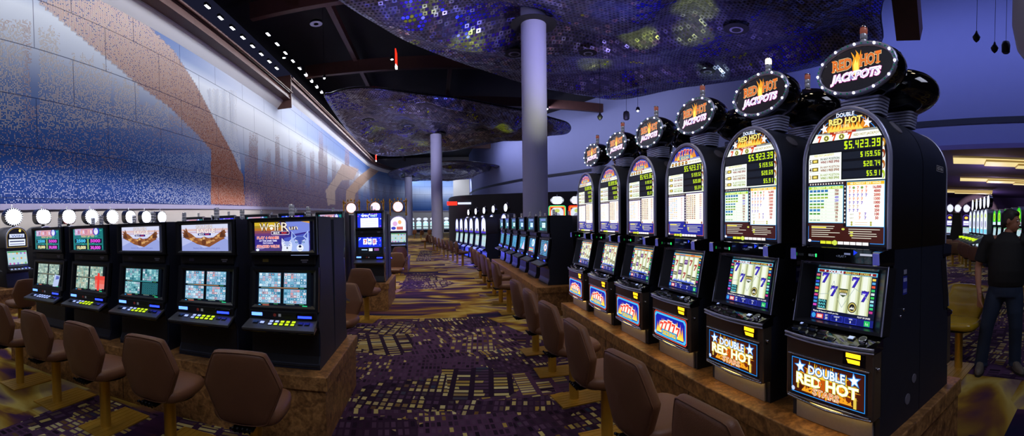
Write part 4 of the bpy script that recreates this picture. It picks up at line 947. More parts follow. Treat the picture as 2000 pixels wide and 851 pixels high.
# ================================================================== SETTING
fl = MB(); FX0, FX1, FY0, FY1 = -9.2, 52, -6, 70
fl.add([(FX0, FY0, 0), (FX1, FY0, 0), (FX1, FY1, 0), (FX0, FY1, 0)], [(0, 1, 2, 3)], 0)
for poly in ([(-2.05, -6), (1.62, -6), (1.62, 4.95), (.8, 7.15), (-2.2, 7.05), (-2.2, 4.2), (-2.05, 2.6)], [(-3.0, 1.6), (-2.3, 1.6), (-2.25, 2.9), (-3.1, 2.9)], [(4.28, .2), (8.5, -3), (8.5, 6), (4.28, 3.4)], [(4.28, .2), (4.35, -6), (8.5, -6), (8.5, -3)],
             [(-.9, 10.3), (.1, 10.3), (.5, 11.2), (-.2, 13.6), (-.9, 13.6)], [(-.85, 18), (-.2, 18), (-.2, 25), (-.9, 25)], [(-7, 4.6), (-2.4, 4.6), (-2.4, 6.4), (-7, 6.4)], [(11, -4), (16, -4), (14, 9), (11, 8)]):
    fl.add([(x, y, .0015) for x, y in poly], [list(range(len(poly)))], 1)
struct('floor', fl, ['carpet_watercolour', 'carpet_skyline'])
struct('ceiling', MB().add([(-9.5, -6, 12), (18, -6, 12), (18, 70, 12), (-9.5, 70, 12)], [(3, 2, 1, 0)]), 'ceiling_dark')
struct('wall_back', MB().box(-9.5, 18, -6.2, -6, 0, 12), 'ceiling_dark')

# left wall with the printed mural; s runs along the wall
WL = -8.3
def wpt(s):
    if s <= 52: return (WL, s)
    q = s - 52; A = 20.0
    if q < A:
        t = q / A * PI / 2; return (WL + 8 * (1 - math.cos(t)), 52 + 16 * math.sin(t))
    return (WL + 8 + (q - A), 68.0)
ztop = lambda s: 8.05 if s < 22 else 8.9
zbot = lambda s: 2.2 + .0207 * min(wpt(s)[1], 66)
CAM = Vector((0, 0, 1.6)); PF, PCX, PY0 = 834.0, 850.0, 457.0
CM = Matrix.Rotation(PI / 2 - math.radians(1.51), 3, 'X') @ Matrix.Rotation(math.radians(-1.03), 3, 'Z')
def pix(P):
    d = CM.transposed() @ (Vector(P) - CAM); return (PCX + PF * math.atan2(d.x, -d.z), PY0 - PF * d.y / math.hypot(d.x, d.z))
def inside(p, P):
    x, y = p; r = False; n = len(P)
    for i in range(n):
        (x1, y1), (x2, y2) = P[i], P[(i + 1) % n]
        if (y1 > y) != (y2 > y) and x < (x2 - x1) * (y - y1) / (y2 - y1) + x1: r = not r
    return r
BRIDGE = [(70, 0), (230, 0), (290, 50), (340, 100), (385, 170), (430, 255), (455, 300), (470, 340), (475, 400), (412, 400), (412, 292), (385, 262), (330, 208), (270, 165), (210, 115), (60, -8)]
TOWER = [(404, 174), (462, 178), (462, 240), (470, 320), (478, 400), (446, 400), (452, 310), (440, 268), (412, 215)]
BLD = [(-60, 45, 52, 42), (76, 117, 60), (117, 140, 122), (140, 182, 112), (182, 218, 132), (222, 272, 160), (272, 330, 205)]
def mural_art(x, y, s, z):
    h = (z - 2.2) / 5.8
    stops = [(0, '#12245c'), (.15, '#1c4088'), (.35, '#30599c'), (.52, '#6f80aa'), (.68, '#b9bfce'), (.84, '#d6dae2'), (.94, '#6a80ae'), (1.2, '#22407c')]
    if x > 720: stops = [(0, '#1c3c7c'), (.25, '#2c5496'), (.5, '#6f86b4'), (.7, '#b0bad0'), (.9, '#7a90bc'), (1.2, '#4a6aa4')]
    for (a, ca), (b, cb) in zip(stops, stops[1:]):
        if h <= b:
            t = max(0, (h - a) / (b - a)); c = [p + (q - p) * t for p, q in zip(lin(ca), lin(cb))]; break
    else: c = list(lin(stops[-1][1]))
    g = math.exp(-((x - 500) / 110) ** 2) * max(0, min(1, (h - .3) / .35)) * .6; c = [u + (v - u) * g for u, v in zip(c, lin('#e8e8ec'))]  # white glow over the middle, painted into the fog of the print
    dc, dn = lin('#b08a70'), 0.0
    if x < 420:
        for i, b in enumerate(BLD):
            if b[0] <= x < b[1] and y > b[2] + 8 * math.sin(x * .3): dn = .62; dc = lin('#c8b49a')
        if y > 215 + max(0, x - 250) * .1 or (x < 330 and y > 205): dn = .55
        if x < 60 and y > 40: dn = .6
        if y > 250: dn = .38; dc = lin('#8a6a74') if y < 330 else lin('#6a78a8')
        if x > 250 and y > 300: dn = .3 + .3 * min(1, (x - 250) / 120); dc = lin('#8c9cc4')
    if 478 <= x < 700:
        b = int((x - 478) // 8.5); tops = 292 + 26 * math.sin(b * 2.4) + 14 * math.sin(b * 5.1) + (x - 478) * .12
        if b in (1, 17): tops -= 40
        if y > tops: dn = min(.85, .25 + (y - tops) / 60); dc = lin('#8a5048'); k = min(.5, (y - tops) / 90); c = [(1 - k) * u + k * v for u, v in zip(c, lin('#4a3c5c'))]
        if 636 < x < 700:
            if inside((x, y), [(640, 400), (636, 372), (655, 345), (668, 320), (700, 330), (690, 350), (668, 352), (655, 372), (655, 400)]): dn = .9; dc = lin('#c8a894'); c = lin('#a08c88')
    if 676 < x < 745 and inside((x, y), [(676, 410), (676, 372), (700, 345), (730, 322), (745, 330), (715, 355), (694, 378), (690, 410)]): dn = .9; dc = lin('#c09a80'); c = lin('#a08070')
    if 700 <= x < 770 and y > 375 + 14 * math.sin(x * .5): dn = .6; dc = lin('#6a5a78')
    if 722 < x < 727 or 731 < x < 737:
        if y > 350: dn = .9; dc = lin('#8a6a60')
    if inside((x, y), TOWER):
        k = .5 + .4 * math.sin(x * .42); dn = .45 + .4 * k; dc = lin('#dcdce0'); c = [u * (1 - .4 * k) + v * .4 * k for u, v in zip(c, lin('#7c8ab0'))]
    if inside((x, y), BRIDGE):
        dn = .9; t = min(1, max(0, (y - 40) / 280)); dc = tuple(p + (q - p) * t for p, q in zip(lin('#f4cfa4'), lin('#b05a30'))); c = [p + (q - p) * t for p, q in zip(lin('#84809a'), lin('#6a3424'))]
    if inside((x, y), [(468, 330), (476, 345), (478, 400), (470, 400)]): dn = .9; dc = lin('#a85a34'); c = lin('#6a3424')
    return c, dc, dn
def build_mural(s0, s1, name, ds):
    vs, fs, C1, C2, D1, W1 = [], [], [], [], [], []
    ns = int((s1 - s0) / ds); nz = 80 if s1 <= 22 else 56
    for i in range(ns + 1):
        s = s0 + (s1 - s0) * i / ns; x, y = wpt(s); zb, zt = zbot(s), ztop(min(s, s1 - .01) if s1 <= 22 else max(s, 22))
        for j in range(nz + 1):
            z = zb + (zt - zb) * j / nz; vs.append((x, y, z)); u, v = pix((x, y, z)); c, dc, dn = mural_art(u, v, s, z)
            C1 += list(c) + [1]; C2 += list(dc) + [1]; D1.append(dn); W1 += [s, z, 0]
    for i in range(ns):
        for j in range(nz):
            a = i * (nz + 1) + j; fs.append((a, a + 1, a + nz + 2, a + nz + 1))
    me = bpy.data.meshes.new(name); me.from_pydata(vs, [], fs); me.materials.append(M['mural_print'])
    me.color_attributes.new('Col', 'FLOAT_COLOR', 'POINT').data.foreach_set('color', C1)
    me.color_attributes.new('Dot', 'FLOAT_COLOR', 'POINT').data.foreach_set('color', C2)
    me.attributes.new('Dens', 'FLOAT', 'POINT').data.foreach_set('value', D1)
    me.attributes.new('Wall', 'FLOAT_VECTOR', 'POINT').data.foreach_set('vector', W1)
    me.polygons.foreach_set('use_smooth', [True] * len(fs)); me.update()
    o = bpy.data.objects.new(name, me); COL.objects.link(o); o['kind'] = 'structure'
    return o
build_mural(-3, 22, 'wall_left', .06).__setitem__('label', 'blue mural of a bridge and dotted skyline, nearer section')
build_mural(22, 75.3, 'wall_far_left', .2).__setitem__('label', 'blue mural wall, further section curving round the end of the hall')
def wall_strip(name, sec, mats, s0=-3, s1=75.3, ds=1.0, mi=0):
    """sec(s) gives points (offset into the room, z) joined as a strip along the wall"""
    m = MB(); n = int((s1 - s0) / ds); rs = []
    for i in range(n + 1):
        s = s0 + (s1 - s0) * i / n; x, y = wpt(s); x2, y2 = wpt(s + .05); x1, y1 = wpt(s - .05); d = Vector((x2 - x1, y2 - y1)).normalized(); nx, ny = d.y, -d.x
        rs.append([(x + nx * o, y + ny * o, z) for o, z in sec(s)])
    m.rings(rs, 0, False, cap=False, closed=False)
    return struct(name, m, mats)
wall_strip('wall_left_lower', lambda s: [(-.06, 0), (-.06, zbot(s) - .12)], 'cream_paint')
wall_strip('trim_1', lambda s: [(-.06, zbot(s) - .16), (.02, zbot(s) - .15), (.03, zbot(s) - .01), (-.02, zbot(s) + .0)], 'lavender_trim')
wall_strip('trim_2', lambda s: [(0.0, 8.05), (.32, 8.4), (.34, 8.5)], 'cove_white', -3, 22)
wall_strip('trim_3', lambda s: [(0.0, 8.9), (.32, 9.25), (.34, 9.35)], 'cove_white', 22, 75.3)
def beam_sec(z0): return lambda s: [(.3, z0), (.75, z0), (.75, z0 + .06), (.7, z0 + .06), (.7, z0 + .3), (.75, z0 + .34), (.75, z0 + .42), (.2, z0 + .42)]
wall_strip('trim_4', beam_sec(8.45), 'brown_steel', -3, 22, .8)
wall_strip('trim_5', beam_sec(9.3), 'brown_steel', 22, 75.3, .8)
m = MB().box(-8.3, -7.5, 21.96, 22.04, 8.0, 9.75); struct('trim_6', m, 'brown_steel')
m = MB(); m.tube([(-7.45, y, 8.8) for y in range(-3, 23, 5)], .05, 8); m.tube([(-7.4, y, 9.6) for y in range(22, 53, 6)], .05, 8); tag(m.build('conduit_pipe', 'brown_steel'), 'thin brown pipe running along the steel beam above the mural', 'pipe')
struct('wall_end', MB().box(3.0, 6.2, 68.0, 68.2, 0, 12).box(-9, 3.0, 68.1, 68.3, 9.3, 12), 'cream_paint')
# right wall
RW = smooth_w = [(5.4, 66), (5.9, 57), (8.9, 45), (12.4, 37), (15.2, 28), (16.7, 19), (17.35, 12), (17.6, 5), (17.5, 0), (16.9, -4)]
def cr(P, k):
    o = []
    for i in range(len(P) - 1):
        p0, p1, p2, p3 = P[max(i - 1, 0)], P[i], P[i + 1], P[min(i + 2, len(P) - 1)]
        for j in range(k):
            t = j / k; o.append(tuple(.5 * ((2 * p1[q]) + (-p0[q] + p2[q]) * t + (2 * p0[q] - 5 * p1[q] + 4 * p2[q] - p3[q]) * t * t + (-p0[q] + 3 * p1[q] - 3 * p2[q] + p3[q]) * t ** 3) for q in range(2)))
    return o + [P[-1]]
RWs = cr(RW, 6)
m = MB(); m.rings([[(x, y, z) for z in (12, 4.7)] for x, y in RWs], 0, True, cap=False, closed=False)
far = [p for p in RWs if p[1] > 18]; m.rings([[(x, y, z) for z in (4.7, 0)] for x, y in far], 0, True, cap=False, closed=False)
struct('wall_right', m, 'right_paint')
def off(P, d):
    o = []
    for i, p in enumerate(P):
        a, b = P[max(i - 1, 0)], P[min(i + 1, len(P) - 1)]; v = Vector((b[0] - a[0], b[1] - a[1])).normalized(); o.append((p[0] + v.y * d, p[1] - v.x * d))
    return o
ro = off(RWs, .03)
m = MB(); m.rings([[(x, y, z) for z in (6.13, 5.87)] for x, y in ro], 0, True, cap=False, closed=False); struct('trim_7', m, 'stripe_dark')
struct('ceiling_low', MB().box(17.0, 52, -6, 22.4, 4.7, 4.9), 'soffit_purple'); struct('wall_far_back', MB().box(17, 48, 22.4, 22.7, 0, 4.8), 'soffit_purple'); m = MB(); m.box(48, 48.3, -6, 22.3, 0, 4.65); struct('wall_far_right', m, ['soffit_purple', 'soffit_purple'])
# curved dark bar wall
BW = cr([(1.15, 34), (.98, 29), (1.35, 26.6), (2.6, 25.6), (5, 24.2), (8, 22.2), (11, 19.5), (13, 17)], 5)
m = MB(); m.rings([[(x, y, z) for z in (3.25, 0)] for x, y in BW], 0, True, cap=False, closed=False); m.rings([[(x, y, 3.25), (x + 1.2, y + 2.0, 3.25)] for x, y in BW], 0, False, cap=False, closed=False)
tag(m.build('partition_wall', 'bar_wall'), kind='structure')['label'] = 'low dark curved partition behind the middle banks'
# columns
for x, y, rr, zt in ((3.17, 13.2, .4, 8.5), (.17, 30, .4, 8.5), (-3.45, 57, .5, 8.5)):
    c = MB().lathe([(rr, 0), (rr, zt)], n=40); o = c.build('column', 'column_paint'); o.location = (x, y, 0); o['kind'] = 'structure'
# rounded hanging bulkhead at the upper right
m = MB(); T = Matrix.Translation((0, 0, 0))
prof = [(.1, 4.75), (.7, 4.8), (1.1, 4.95), (1.35, 5.25), (1.45, 5.7), (1.45, 12)]
m.lathe(prof, n=40); o = m.build('hanging_bulkhead', 'cove_white'); o.location = (8.9, .6, 0); tag(o, 'white rounded bulkhead hanging from the ceiling at the upper right', 'bulkhead')

# suspended clouds of discs
def cloud(P, zc, label, rings_at, holes, seed, amp=.28):
    P = smooth_poly(P, 6); n = len(P); cx = sum(p[0] for p in P) / n; cy = sum(p[1] for p in P) / n; r = random.Random(seed); ph = [r.uniform(0, 6) for _ in range(4)]
    root = empty('ceiling_cloud', (cx, cy, zc)); tag(root, label, 'ceiling panel', 'suspended metal disc ceilings')
    wave = lambda x, y: amp * (math.sin(x * .55 + ph[0]) * math.cos(y * .5 + ph[1]) + .5 * math.sin(x * 1.1 + y * .8 + ph[2]))
    rs = []; K = 26
    for k in range(K, 0, -1):
        s = k / K; rs.append([((p[0] - cx) * s, (p[1] - cy) * s, wave(p[0] * s, p[1] * s) * min(1, (1 - s) * 6 + .15)) for p in P])
    m = MB(); m.rings([[(x, y, z + .12) for x, y, z in rs[0]]] + rs, 0, True, cap=False); m.add([(x, y, z) for x, y, z in rs[-1]], [list(range(n))[::-1]], 0)
    m.build('disc_surface', 'disc_panel', root)
    e = MB(); e.tube([(x, y, z + .06) for x, y, z in rs[0]], .05, 6, closed=True); e.build('edge_rail', 'black_metal', root)
    for x, y, q in rings_at:
        d = MB(); d.lathe([(q * 1.5, -.31), (q * 1.5, -.3), (q, -.32)], (x - cx, y - cy, 0), 24, 0); d.lathe([(q * .8, -.34), (q * .75, -.33)], (x - cx, y - cy, 0), 20, 1); d.lathe([(q * .55, -.35), (q * .5, -.345)], (x - cx, y - cy, 0), 20, 0); d.build('round_fitting', ['black_flat', 'disc_grey'], root)
    for x, y, q in holes:
        d = MB(); d.lathe([(q, -.30), (q, -.292)], (x - cx, y - cy, 0), 32); d.build('column_opening', 'black_flat', root)
    return root
cloud([(-3.3, 10.4), (-2.7, 12), (-1.83, 13.64), (-.26, 16.1), (3.6, 19.3), (7.9, 20.9), (9.9, 20.6), (11.5, 17.7), (12.5, 16), (13.95, 12.3), (13.8, 8.4), (11.2, 6.6), (7, 3), (1, 4), (-2, 7.2)], 8.05, 'large wavy perforated disc ceiling around the nearest white column', [(6.5, 7.6, .28), (3.0, 15.5, .28), (5.6, 14.8, .22), (9.0, 10.6, .28), (10.6, 14.3, .22)], [(3.17, 13.2, .72)], 3)
cloud([(-5.5, 22.2), (-4.9, 20.7), (-3.4, 20.3), (-1.1, 21.3), (4.5, 24.2), (7.0, 25.7), (8.9, 27.4), (9.7, 30.1), (8.3, 31.6), (6.2, 33.5), (.2, 39.6), (-4.9, 40.4), (-5.9, 34)], 8.05, 'mid-hall wavy disc ceiling around the second white column', [(-1.6, 27, .3), (3.2, 28.5, .3), (-3.8, 25, .25)], [(.17, 30, .7)], 8)
cloud([(-5.9, 55), (-2.7, 48.2), (.15, 45.8), (2.9, 45.6), (6.5, 47.8), (8.9, 53), (8.5, 58.2), (5.5, 63.6), (.1, 65.2), (-5.1, 63.2)], 8.05, 'furthest disc ceiling near the end of the hall', [(2, 52, .35)], [(-3.45, 57, 1.0)], 5)

# ceiling steel, ducts and hanging gear
def beam(x0, x1, y0, y1, z0, z1, label):
    o = MB().box(x0, x1, y0, y1, z0, z1).build('ceiling_beam', 'brown_steel'); return tag(o, label, 'beam', 'dark roof beams')
for i, y in enumerate((17, 25, 33, 42, 52)): beam(-7.6, 16, y, y + .3, 10.6, 11.3, 'dark steel cross beam under the roof, %s from the camera' % ORD[i])
for i, x in enumerate((-4.6, 1.0)): beam(x, x + .25, 8, 66, 11.2, 11.6, 'long dark roof beam running down the hall, %s' % ('nearer the mural' if i == 0 else 'above the aisle'))
du = MB(); rs = []
for (x, y, z) in ((12.3, 6.55, 9.8), (13.7, 6.95, 8.05)):
    rs.append([(x - .15, y + .4, z), (x + .15, y - .4, z), (x + .35, y - .4, z + .5), (x, y + .4, z + .5)])
du.rings(rs, 0, False); tag(du.build('air_duct', 'brown_steel'), 'rusty brown square duct hanging at the upper right', 'duct')
def hang(x, y, z, kind, label):
    r = empty('hanging_' + kind, (x, y, z))
    MB().tube([(0, 0, .12), (0, 0, 12 - z)], .008, 5).build('rod', 'black_metal', r)
    if kind == 'speaker':
        MB().lathe([(.09, -.24), (.13, -.2), (.14, 0), (.11, .1), (.02, .14)], n=16).build('body', 'speaker_black', r)
    elif kind == 'pendant':
        MB().lathe([(.02, -.17), (.09, -.1), (.12, -.02), (.05, .08), (.02, .16)], n=14).build('body', 'speaker_black', r)
    else:
        MB().lathe([(.05, -.02), (.09, 0), (.07, .1), (.02, .14)], n=14).build('body', 'black_metal', r); MB().ball((0, 0, -.03), .045, 10, 6).build('bulb', 'lamp_white', r)
    tag(r, label, 'hanging lamp' if kind != 'speaker' else 'speaker')
hang(12.1, 3.9, 7.1, 'pendant', 'small black pendant nearest the brown duct'); hang(12.5, 3.45, 6.9, 'pendant', 'round black pendant between the duct and the black speaker'); hang(12.9, 3.2, 7.1, 'speaker', 'black cylinder speaker hanging before the blue wall'); hang(13.5, 2.65, 7.5, 'pendant', 'smallest black pendant, right of the hanging speaker')
hang(8.0, 16.6, 6.15, 'speaker', 'black speaker hanging under the large disc ceiling'); hang(6.7, 16.4, 5.9, 'pendant', 'black pendant hanging left of the speaker under the disc ceiling'); hang(8.4, 16.3, 6.3, 'spotlight', 'lit spotlight hanging right of the speaker under the disc ceiling'); hang(5.3, 19.5, 6.9, 'spotlight', 'lit spotlight hanging at the far edge of the large disc ceiling')
hang(-5.0, 19.5, 8.5, 'spotlight', 'lit spotlight hanging over the mural end of the mid-hall ceiling')
def spotrow(P, grp, lab):
    pr = None
    for i, (x, y, z) in enumerate(P):
        if pr is None:
            pr = empty('spotlight'); MB().box(-.06, .06, -.17, .17, .0, .1).build('housing', 'black_metal', pr, .01); MB().box(-.045, .045, -.15, .15, -.006, .002).build('lamp', 'lamp_white', pr); o = pr
        else: o = copy_tree(pr)
        o.location = (x, y, z); tag(o, lab % (ORD[i] if i < 12 else str(i + 1)), 'ceiling light', grp)
spotrow([(-7.6, 11.4 + .97 * i, 9.5) for i in range(10)][1:], 'track lights above the near mural', 'white track light in the row hugging the near mural beam, %s from the camera')
spotrow([(-6.55, 16.45 + 1.04 * i, 9.5) for i in range(10)], 'track lights in the inner row', 'white track light in the inner row over the aisle side, %s from the camera')
spotrow([(-6.3, 33 + 2.3 * i, 9.3) for i in range(7)], 'small far track lights', 'tiny white track light near the far mural bend, %s from the camera')
for i, (x, y) in enumerate(((-3.2, 33), (-5.9, 43.5))):
    r = empty('hanging_red_sign', ((-1.55, 18.6, 8.6) if i == 0 else (x, y, 8.3))); MB().box(-.02, .02, -.3, .3, -.2, .45).build('panel', 'lamp_red', r); MB().box(-.04, .04, -.08, .08, -.3, -.2).build('lamp', 'lamp_white', r); MB().tube([(0, 0, .45), (0, 0, 3.2)], .01, 5).build('rod', 'black_metal', r)
    tag(r, ('red glowing fin sign hanging in the dark between the first two disc ceilings', 'red glowing fin sign hanging by the far mural bend')[i], 'sign')
rr = random.Random(5)
P0 = None
for i, (x, y, z, lab) in enumerate(((-6.9, 19.3, 9.6, 'left of the red fin sign, close to the mural beam'), (-2.0, 21.5, 9.8, 'just under the red fin sign'), (.6, 21, 9.8, 'right of the red fin sign'), (2.4, 33, 9.4, 'behind the second column'), (6.2, 36, 9.6, 'right of the second column, high up'), (-1.8, 44, 9.4, 'between the far disc ceilings, left of the second column'), (-3.5, 45, 9.2, 'furthest left of the lamps before the last disc ceiling'), (7.5, 24, 10.2, 'in the dark right of the nearest column'))):
    if P0 is None: P0 = empty('downlight'); MB().lathe([(.1, .02), (.12, 0), (.1, .15), (.03, .2)], n=14).build('can', 'black_metal', P0); MB().ball((0, 0, .01), (.07, .07, .025), 10, 6).build('lamp', 'lamp_green', P0); o = P0
    else: o = copy_tree(P0)
    o.location = (x, y, z); tag(o, 'small greenish downlight ' + lab, 'ceiling light', 'scattered downlights')
for i, (x, y, z) in enumerate(((-4.35, 15.9, 9.3), (-.4, 17.5, 9.2))):
    r = empty('ceiling_vent', (x, y, z)); MB().lathe([(.26, 0), (.26, .06), (.2, .1)], n=24).build('housing', 'black_metal', r); MB().lathe([(.24, -.01), (.17, -.012)], n=24).build('ring', 'column_paint', r); MB().lathe([(.1, -.014), (.04, -.014)], n=20).build('centre', 'disc_grey', r)
    tag(r, ('round ceiling vent above the step in the mural wall', 'round ceiling vent right of the red fin sign')[i], 'ceiling vent')

# low purple ceiling at the right with its gold trays, stone arch
def tray(x, y, L, rz, label, z=4.3):
    r = empty('gold_ceiling_tray', (x, y, z), math.radians(rz))
    for k in range(3):
        w = L * (1 - .22 * k); MB().box(-L / 2, -L / 2 + w, -.9 + k * .2, .9 - k * .2, -.08 - .1 * k + .16, .0 - .1 * k + .16).build('tier', 'tray_gold', r, .01)
        MB().box(-L / 2 + .02, -L / 2 + w - .02, -.86 + k * .2, .86 - k * .2, -.1 - .1 * k + .16, -.08 - .1 * k + .16).build('glow_strip', 'tray_glow', r)
    tag(r, label, 'ceiling light')
tray(19.0, 3.7, 6.5, 110, 'nearer stepped gold light tray under the purple ceiling'); tray(27.5, 5.6, 8, 110, 'further stepped gold light tray under the purple ceiling', 4.35); tray(36, 13, 6, 110, 'smallest gold light tray deep under the purple ceiling', 4.4)
a = MB(); cxy = (42.0, 13.2)
dirv = Vector((-cxy[1], cxy[0])).normalized()
ring = [(cxy[0] + dirv.x * 2.1 * math.cos(t), cxy[1] + dirv.y * 2.1 * math.cos(t), 2.4 + 1.9 * math.sin(t)) for t in [PI * i / 18 for i in range(19)]]
a.tube([(ring[0][0], ring[0][1], 0)] + ring + [(ring[-1][0], ring[-1][1], 0)], .35, 8); tag(a.build('stone_arch', 'stone'), 'rough stone arch at the far right end of the hall', 'arch')

# ================================================================== PLINTHS AND MACHINES
plinth(-4.65, -.79, 2.95, 4.16, 'wooden plinth under the five nearest two-screen machines on the left')
plinth(1.66, 2.85, .98, 5.5, 'wooden plinth under the tall round-topped machines on the right')
plinth(1.66, 3.1, 6.85, 12.6, 'wooden plinth under the second right-hand bank of two-screen machines')
plinth(-5.3, -.87, 7.82, 9.2, 'wooden plinth under the silver-edged machines across the aisle end')
plinth(-3.9, -.9, 13.9, 15.2, 'small wooden plinth under the wheel machines further down the left')
plinth(-8.2, -7.2, 2.6, 13, 'long wooden plinth along the mural wall')

RG = 'tall round-topped red hot machines'
VAL = [('$5,423.39', '$159.56', '$20.74', '$5.91'), ('$5,923.39', '$159.56', '$20.69', '$5.91'), ('$5,423.37', '$159.52', '$20.88', '$5.54'), ('$5,423.36', '$159.52', '$20.88', '$5.37'), ('$5,899.96', '$159.51', '$20.85', '$5.38'), ('$5,899.96', '$159.50', '$20.81', '$5.30')]
base_s, base_v = make_round_top('stars'), make_round_top('seven')
bodies = [base_s, copy_tree(base_s), base_v] + [copy_tree(base_v) for _ in range(4)]
for i in range(6):
    o = bodies[i]; finish_round_top(o, VAL[i], i == 1, i < 3)
    o.location = (1.8, 1.322 + .757 * i, .5); o.rotation_euler = (0, 0, -PI / 2)
    tag(o, ['round-topped machine with star-and-flame belly glass, nearest and tallest in view', 'round-topped machine with star-and-flame belly glass and glowing tower light, second in its row'][i] if i < 2 else 'round-topped machine with blue sevens belly glass, %s of the four going away' % ORD[i - 2], 'slot machine', RG)
bk = bodies[6]; finish_round_top(bk, VAL[2], False)
q = MB(); A_ = Art(); A_.rect(-.055, -.018, .055, .018, '#101014', 0); A_.frame(-.055, -.018, .055, .018, .003, '#c8c8d0', 1); A_.text('X27-006', 0, -.008, .018, '#d8d8e0', 1, w=.09)
A_.put(q, (-.287, .2, 1.44), (0, -1, 0), Z3, (-1, 0, 0)); q.build('number_plate', 'printed', bk)
for i in range(6):
    o = bk if i == 0 else copy_tree(bk)
    o.location = (2.71, 1.322 + .757 * i, .5); o.rotation_euler = (0, 0, PI / 2)
    tag(o, 'round-topped machine showing its black back behind the aisle row, %s from the camera' % ORD[i], 'slot machine', 'round-topped machines facing away')

LG = 'two-screen machines on the nearest left plinth'
YF = 3.09; XS = [-1.165, -1.862, -2.565, -3.28, -3.985]
mk = [('wolf', 'blue4'), ('eagle', 'blue4'), ('eagle', 'teal4'), ('pays', 'red4'), ('pays', 'pale4')]
LB = ['black two-screen machine with the wolf picture, at the aisle end of its plinth', 'black two-screen machine with the large brown eagle, beside the wolf one', 'black two-screen machine with an eagle and one dimmed game square', 'black two-screen machine with pay amounts and a red block on its lower screen', 'black two-screen machine with pay amounts, farthest from the aisle on its plinth']
for i, (u, l) in enumerate(mk):
    o = make_two_screen(u, l, lit=None if i < 3 else ('button_pale' if i == 4 else None)); o.location = (XS[i], YF, .5); tag(o, LB[i], 'slot machine', LG)
bb = Series(make_two_screen('eagle', 'teal4', buttons=False))
for i in range(5): bb.at(XS[i], 4.09, .5, 180, 'black two-screen machine turned away behind %s' % ('the wolf one', 'the large eagle one', 'the dimmed eagle one', 'the red-block one', 'the outermost pay-amount one')[i], 'slot machine', 'machines facing away on the nearest left plinth')

S2 = [Series(make_two_screen(1, 'reels3', .57, 1.34, silver=True, buttons=False, glow='screen_bright')), Series(make_two_screen('pays', 'reels3', .57, 1.34, silver=True, buttons=False))]
for i in range(6): S2[i % 2 if i else 0].at(-1.235 - .765 * i, 7.97, .5, 0, 'silver-edged two-screen machine beyond the nearest left plinth, %s from the aisle' % ORD[i], 'slot machine', 'silver-edged machines on the second left plinth')
sb = Series(make_two_screen(2, 2, .57, 1.3, buttons=False, glow='screen'))
for i in range(6): sb.at(-1.235 - .765 * i, 9.05, .5, 180, 'dark machine turned away behind the silver-edged ones, %s from the aisle' % ORD[i], 'slot machine', 'machines facing away on the second left plinth')

# right second bank (facing the aisle)
lows = [6, 5, 4, 3, 2, 1]
for i in range(6):
    o = make_two_screen(11 if i in (0, 3) else 20 + i, lows[i], .66, 1.2, buttons=False, glow='screen_mid'); o.location = (1.9, 7.38 + .95 * i, .5); o.rotation_euler = (0, 0, -PI / 2)
    tag(o, 'wide machine with dim blue screens, %s from the camera in the second right bank' % ORD[i], 'slot machine', 'second right-hand bank')
b2 = Series(make_two_screen(12, 3, .66, 1.2, buttons=False))
for i in range(6): b2.at(2.91, 7.38 + .95 * i, .5, 90, 'wide black machine turned away in the second right bank, %s from the camera' % ORD[i], 'slot machine', 'second right bank facing away')

# third bank with tall white arches, blue light at the foot
a3 = Series(make_arch_top('white', .7, 1.75, 1.12, None, True))
for i in range(6):
    t = i / 5; a3.at(1.85 - .75 * t, 16.3 + 5.2 * t, .05, -90 + 8, 'white-arched machine with blue-lit foot, %s from the camera in the third bank' % ORD[i], 'slot machine', 'third right-hand bank with white arches')
b3 = Series(make_arch_top('white', .7, 1.9, 1.12, ('fan', 2.14, .19, .14)))
for i, (x, y) in enumerate(((2.85, 17.6), (2.6, 19.6), (2.4, 21.6), (2.15, 23.4), (1.9, 25.4), (1.6, 27.0))): b3.at(x, y, .05, -80, 'machine with a fan-shaped white topper behind the white arches, %s from the camera' % ORD[i], 'slot machine', 'fan-topped machines behind the third bank')
r = empty('lit_sign', (1.05, 25.8, 2.75), math.radians(0)); MB().box(-.3, .3, -.03, .03, -.11, .11).build('red_panel', 'lamp_red', r); MB().box(.35, 1.15, -.03, .03, -.06, .06).build('white_panel', 'oval_white', r); tag(r, 'small red and white lit sign on the dark partition', 'sign')
# neon-framed pair behind the nearest column
def neon(m_):
    r = make_arch_top('pale', .6, 2.15, 1.45, ('hex', 2.42, .27, .16), glow='screen')
    q = MB(); q.tube([(x, -.02, z) for x, z in rrect(-.31, 1.35, .31, 2.12, .06)], .028, 8, closed=True); q.build('neon_frame', 'neon_orange', r)
    q = MB(); q.tube([(x, -.01, z) for x, z in rrect(-.36, 1.3, .36, 2.17, .08)], .012, 8, closed=True); q.build('outer_neon', m_, r); return r
for i, (x, y) in enumerate(((5.3, 18.0), (6.13, 17.75))):
    o = neon('neon_green' if i == 0 else 'lamp_red'); o.location = (x, y, .1); o.rotation_euler = (0, 0, -.3); tag(o, ('orange neon-framed machine with a green outer line', 'orange neon-framed machine with a red outer line')[i] + ', beside the nearest column', 'slot machine', 'neon framed machines')

# row along the mural wall
w1 = [Series(make_arch_top('gold', .56, 1.26, .82, ('oval', 1.47, .205, .165), buttons=True)), Series(make_arch_top('sun', .56, 1.26, .82, ('round_square', 1.47, .19, .15), buttons=True))]
wp = [.674, .781, .882, .982, 1.082, 1.178, 1.27, 1.369]
ys = [7.4 * .674 - .76] + [7.4 * q for q in wp]
for i, y in enumerate(ys):
    w1[0 if i in (0, 1, 4, 5) else 1].at(-7.42, y, .5, 90, 'arched machine with white oval sign by the mural wall, %s from the left' % ORD[i], 'slot machine', 'oval-topped machines along the mural wall')

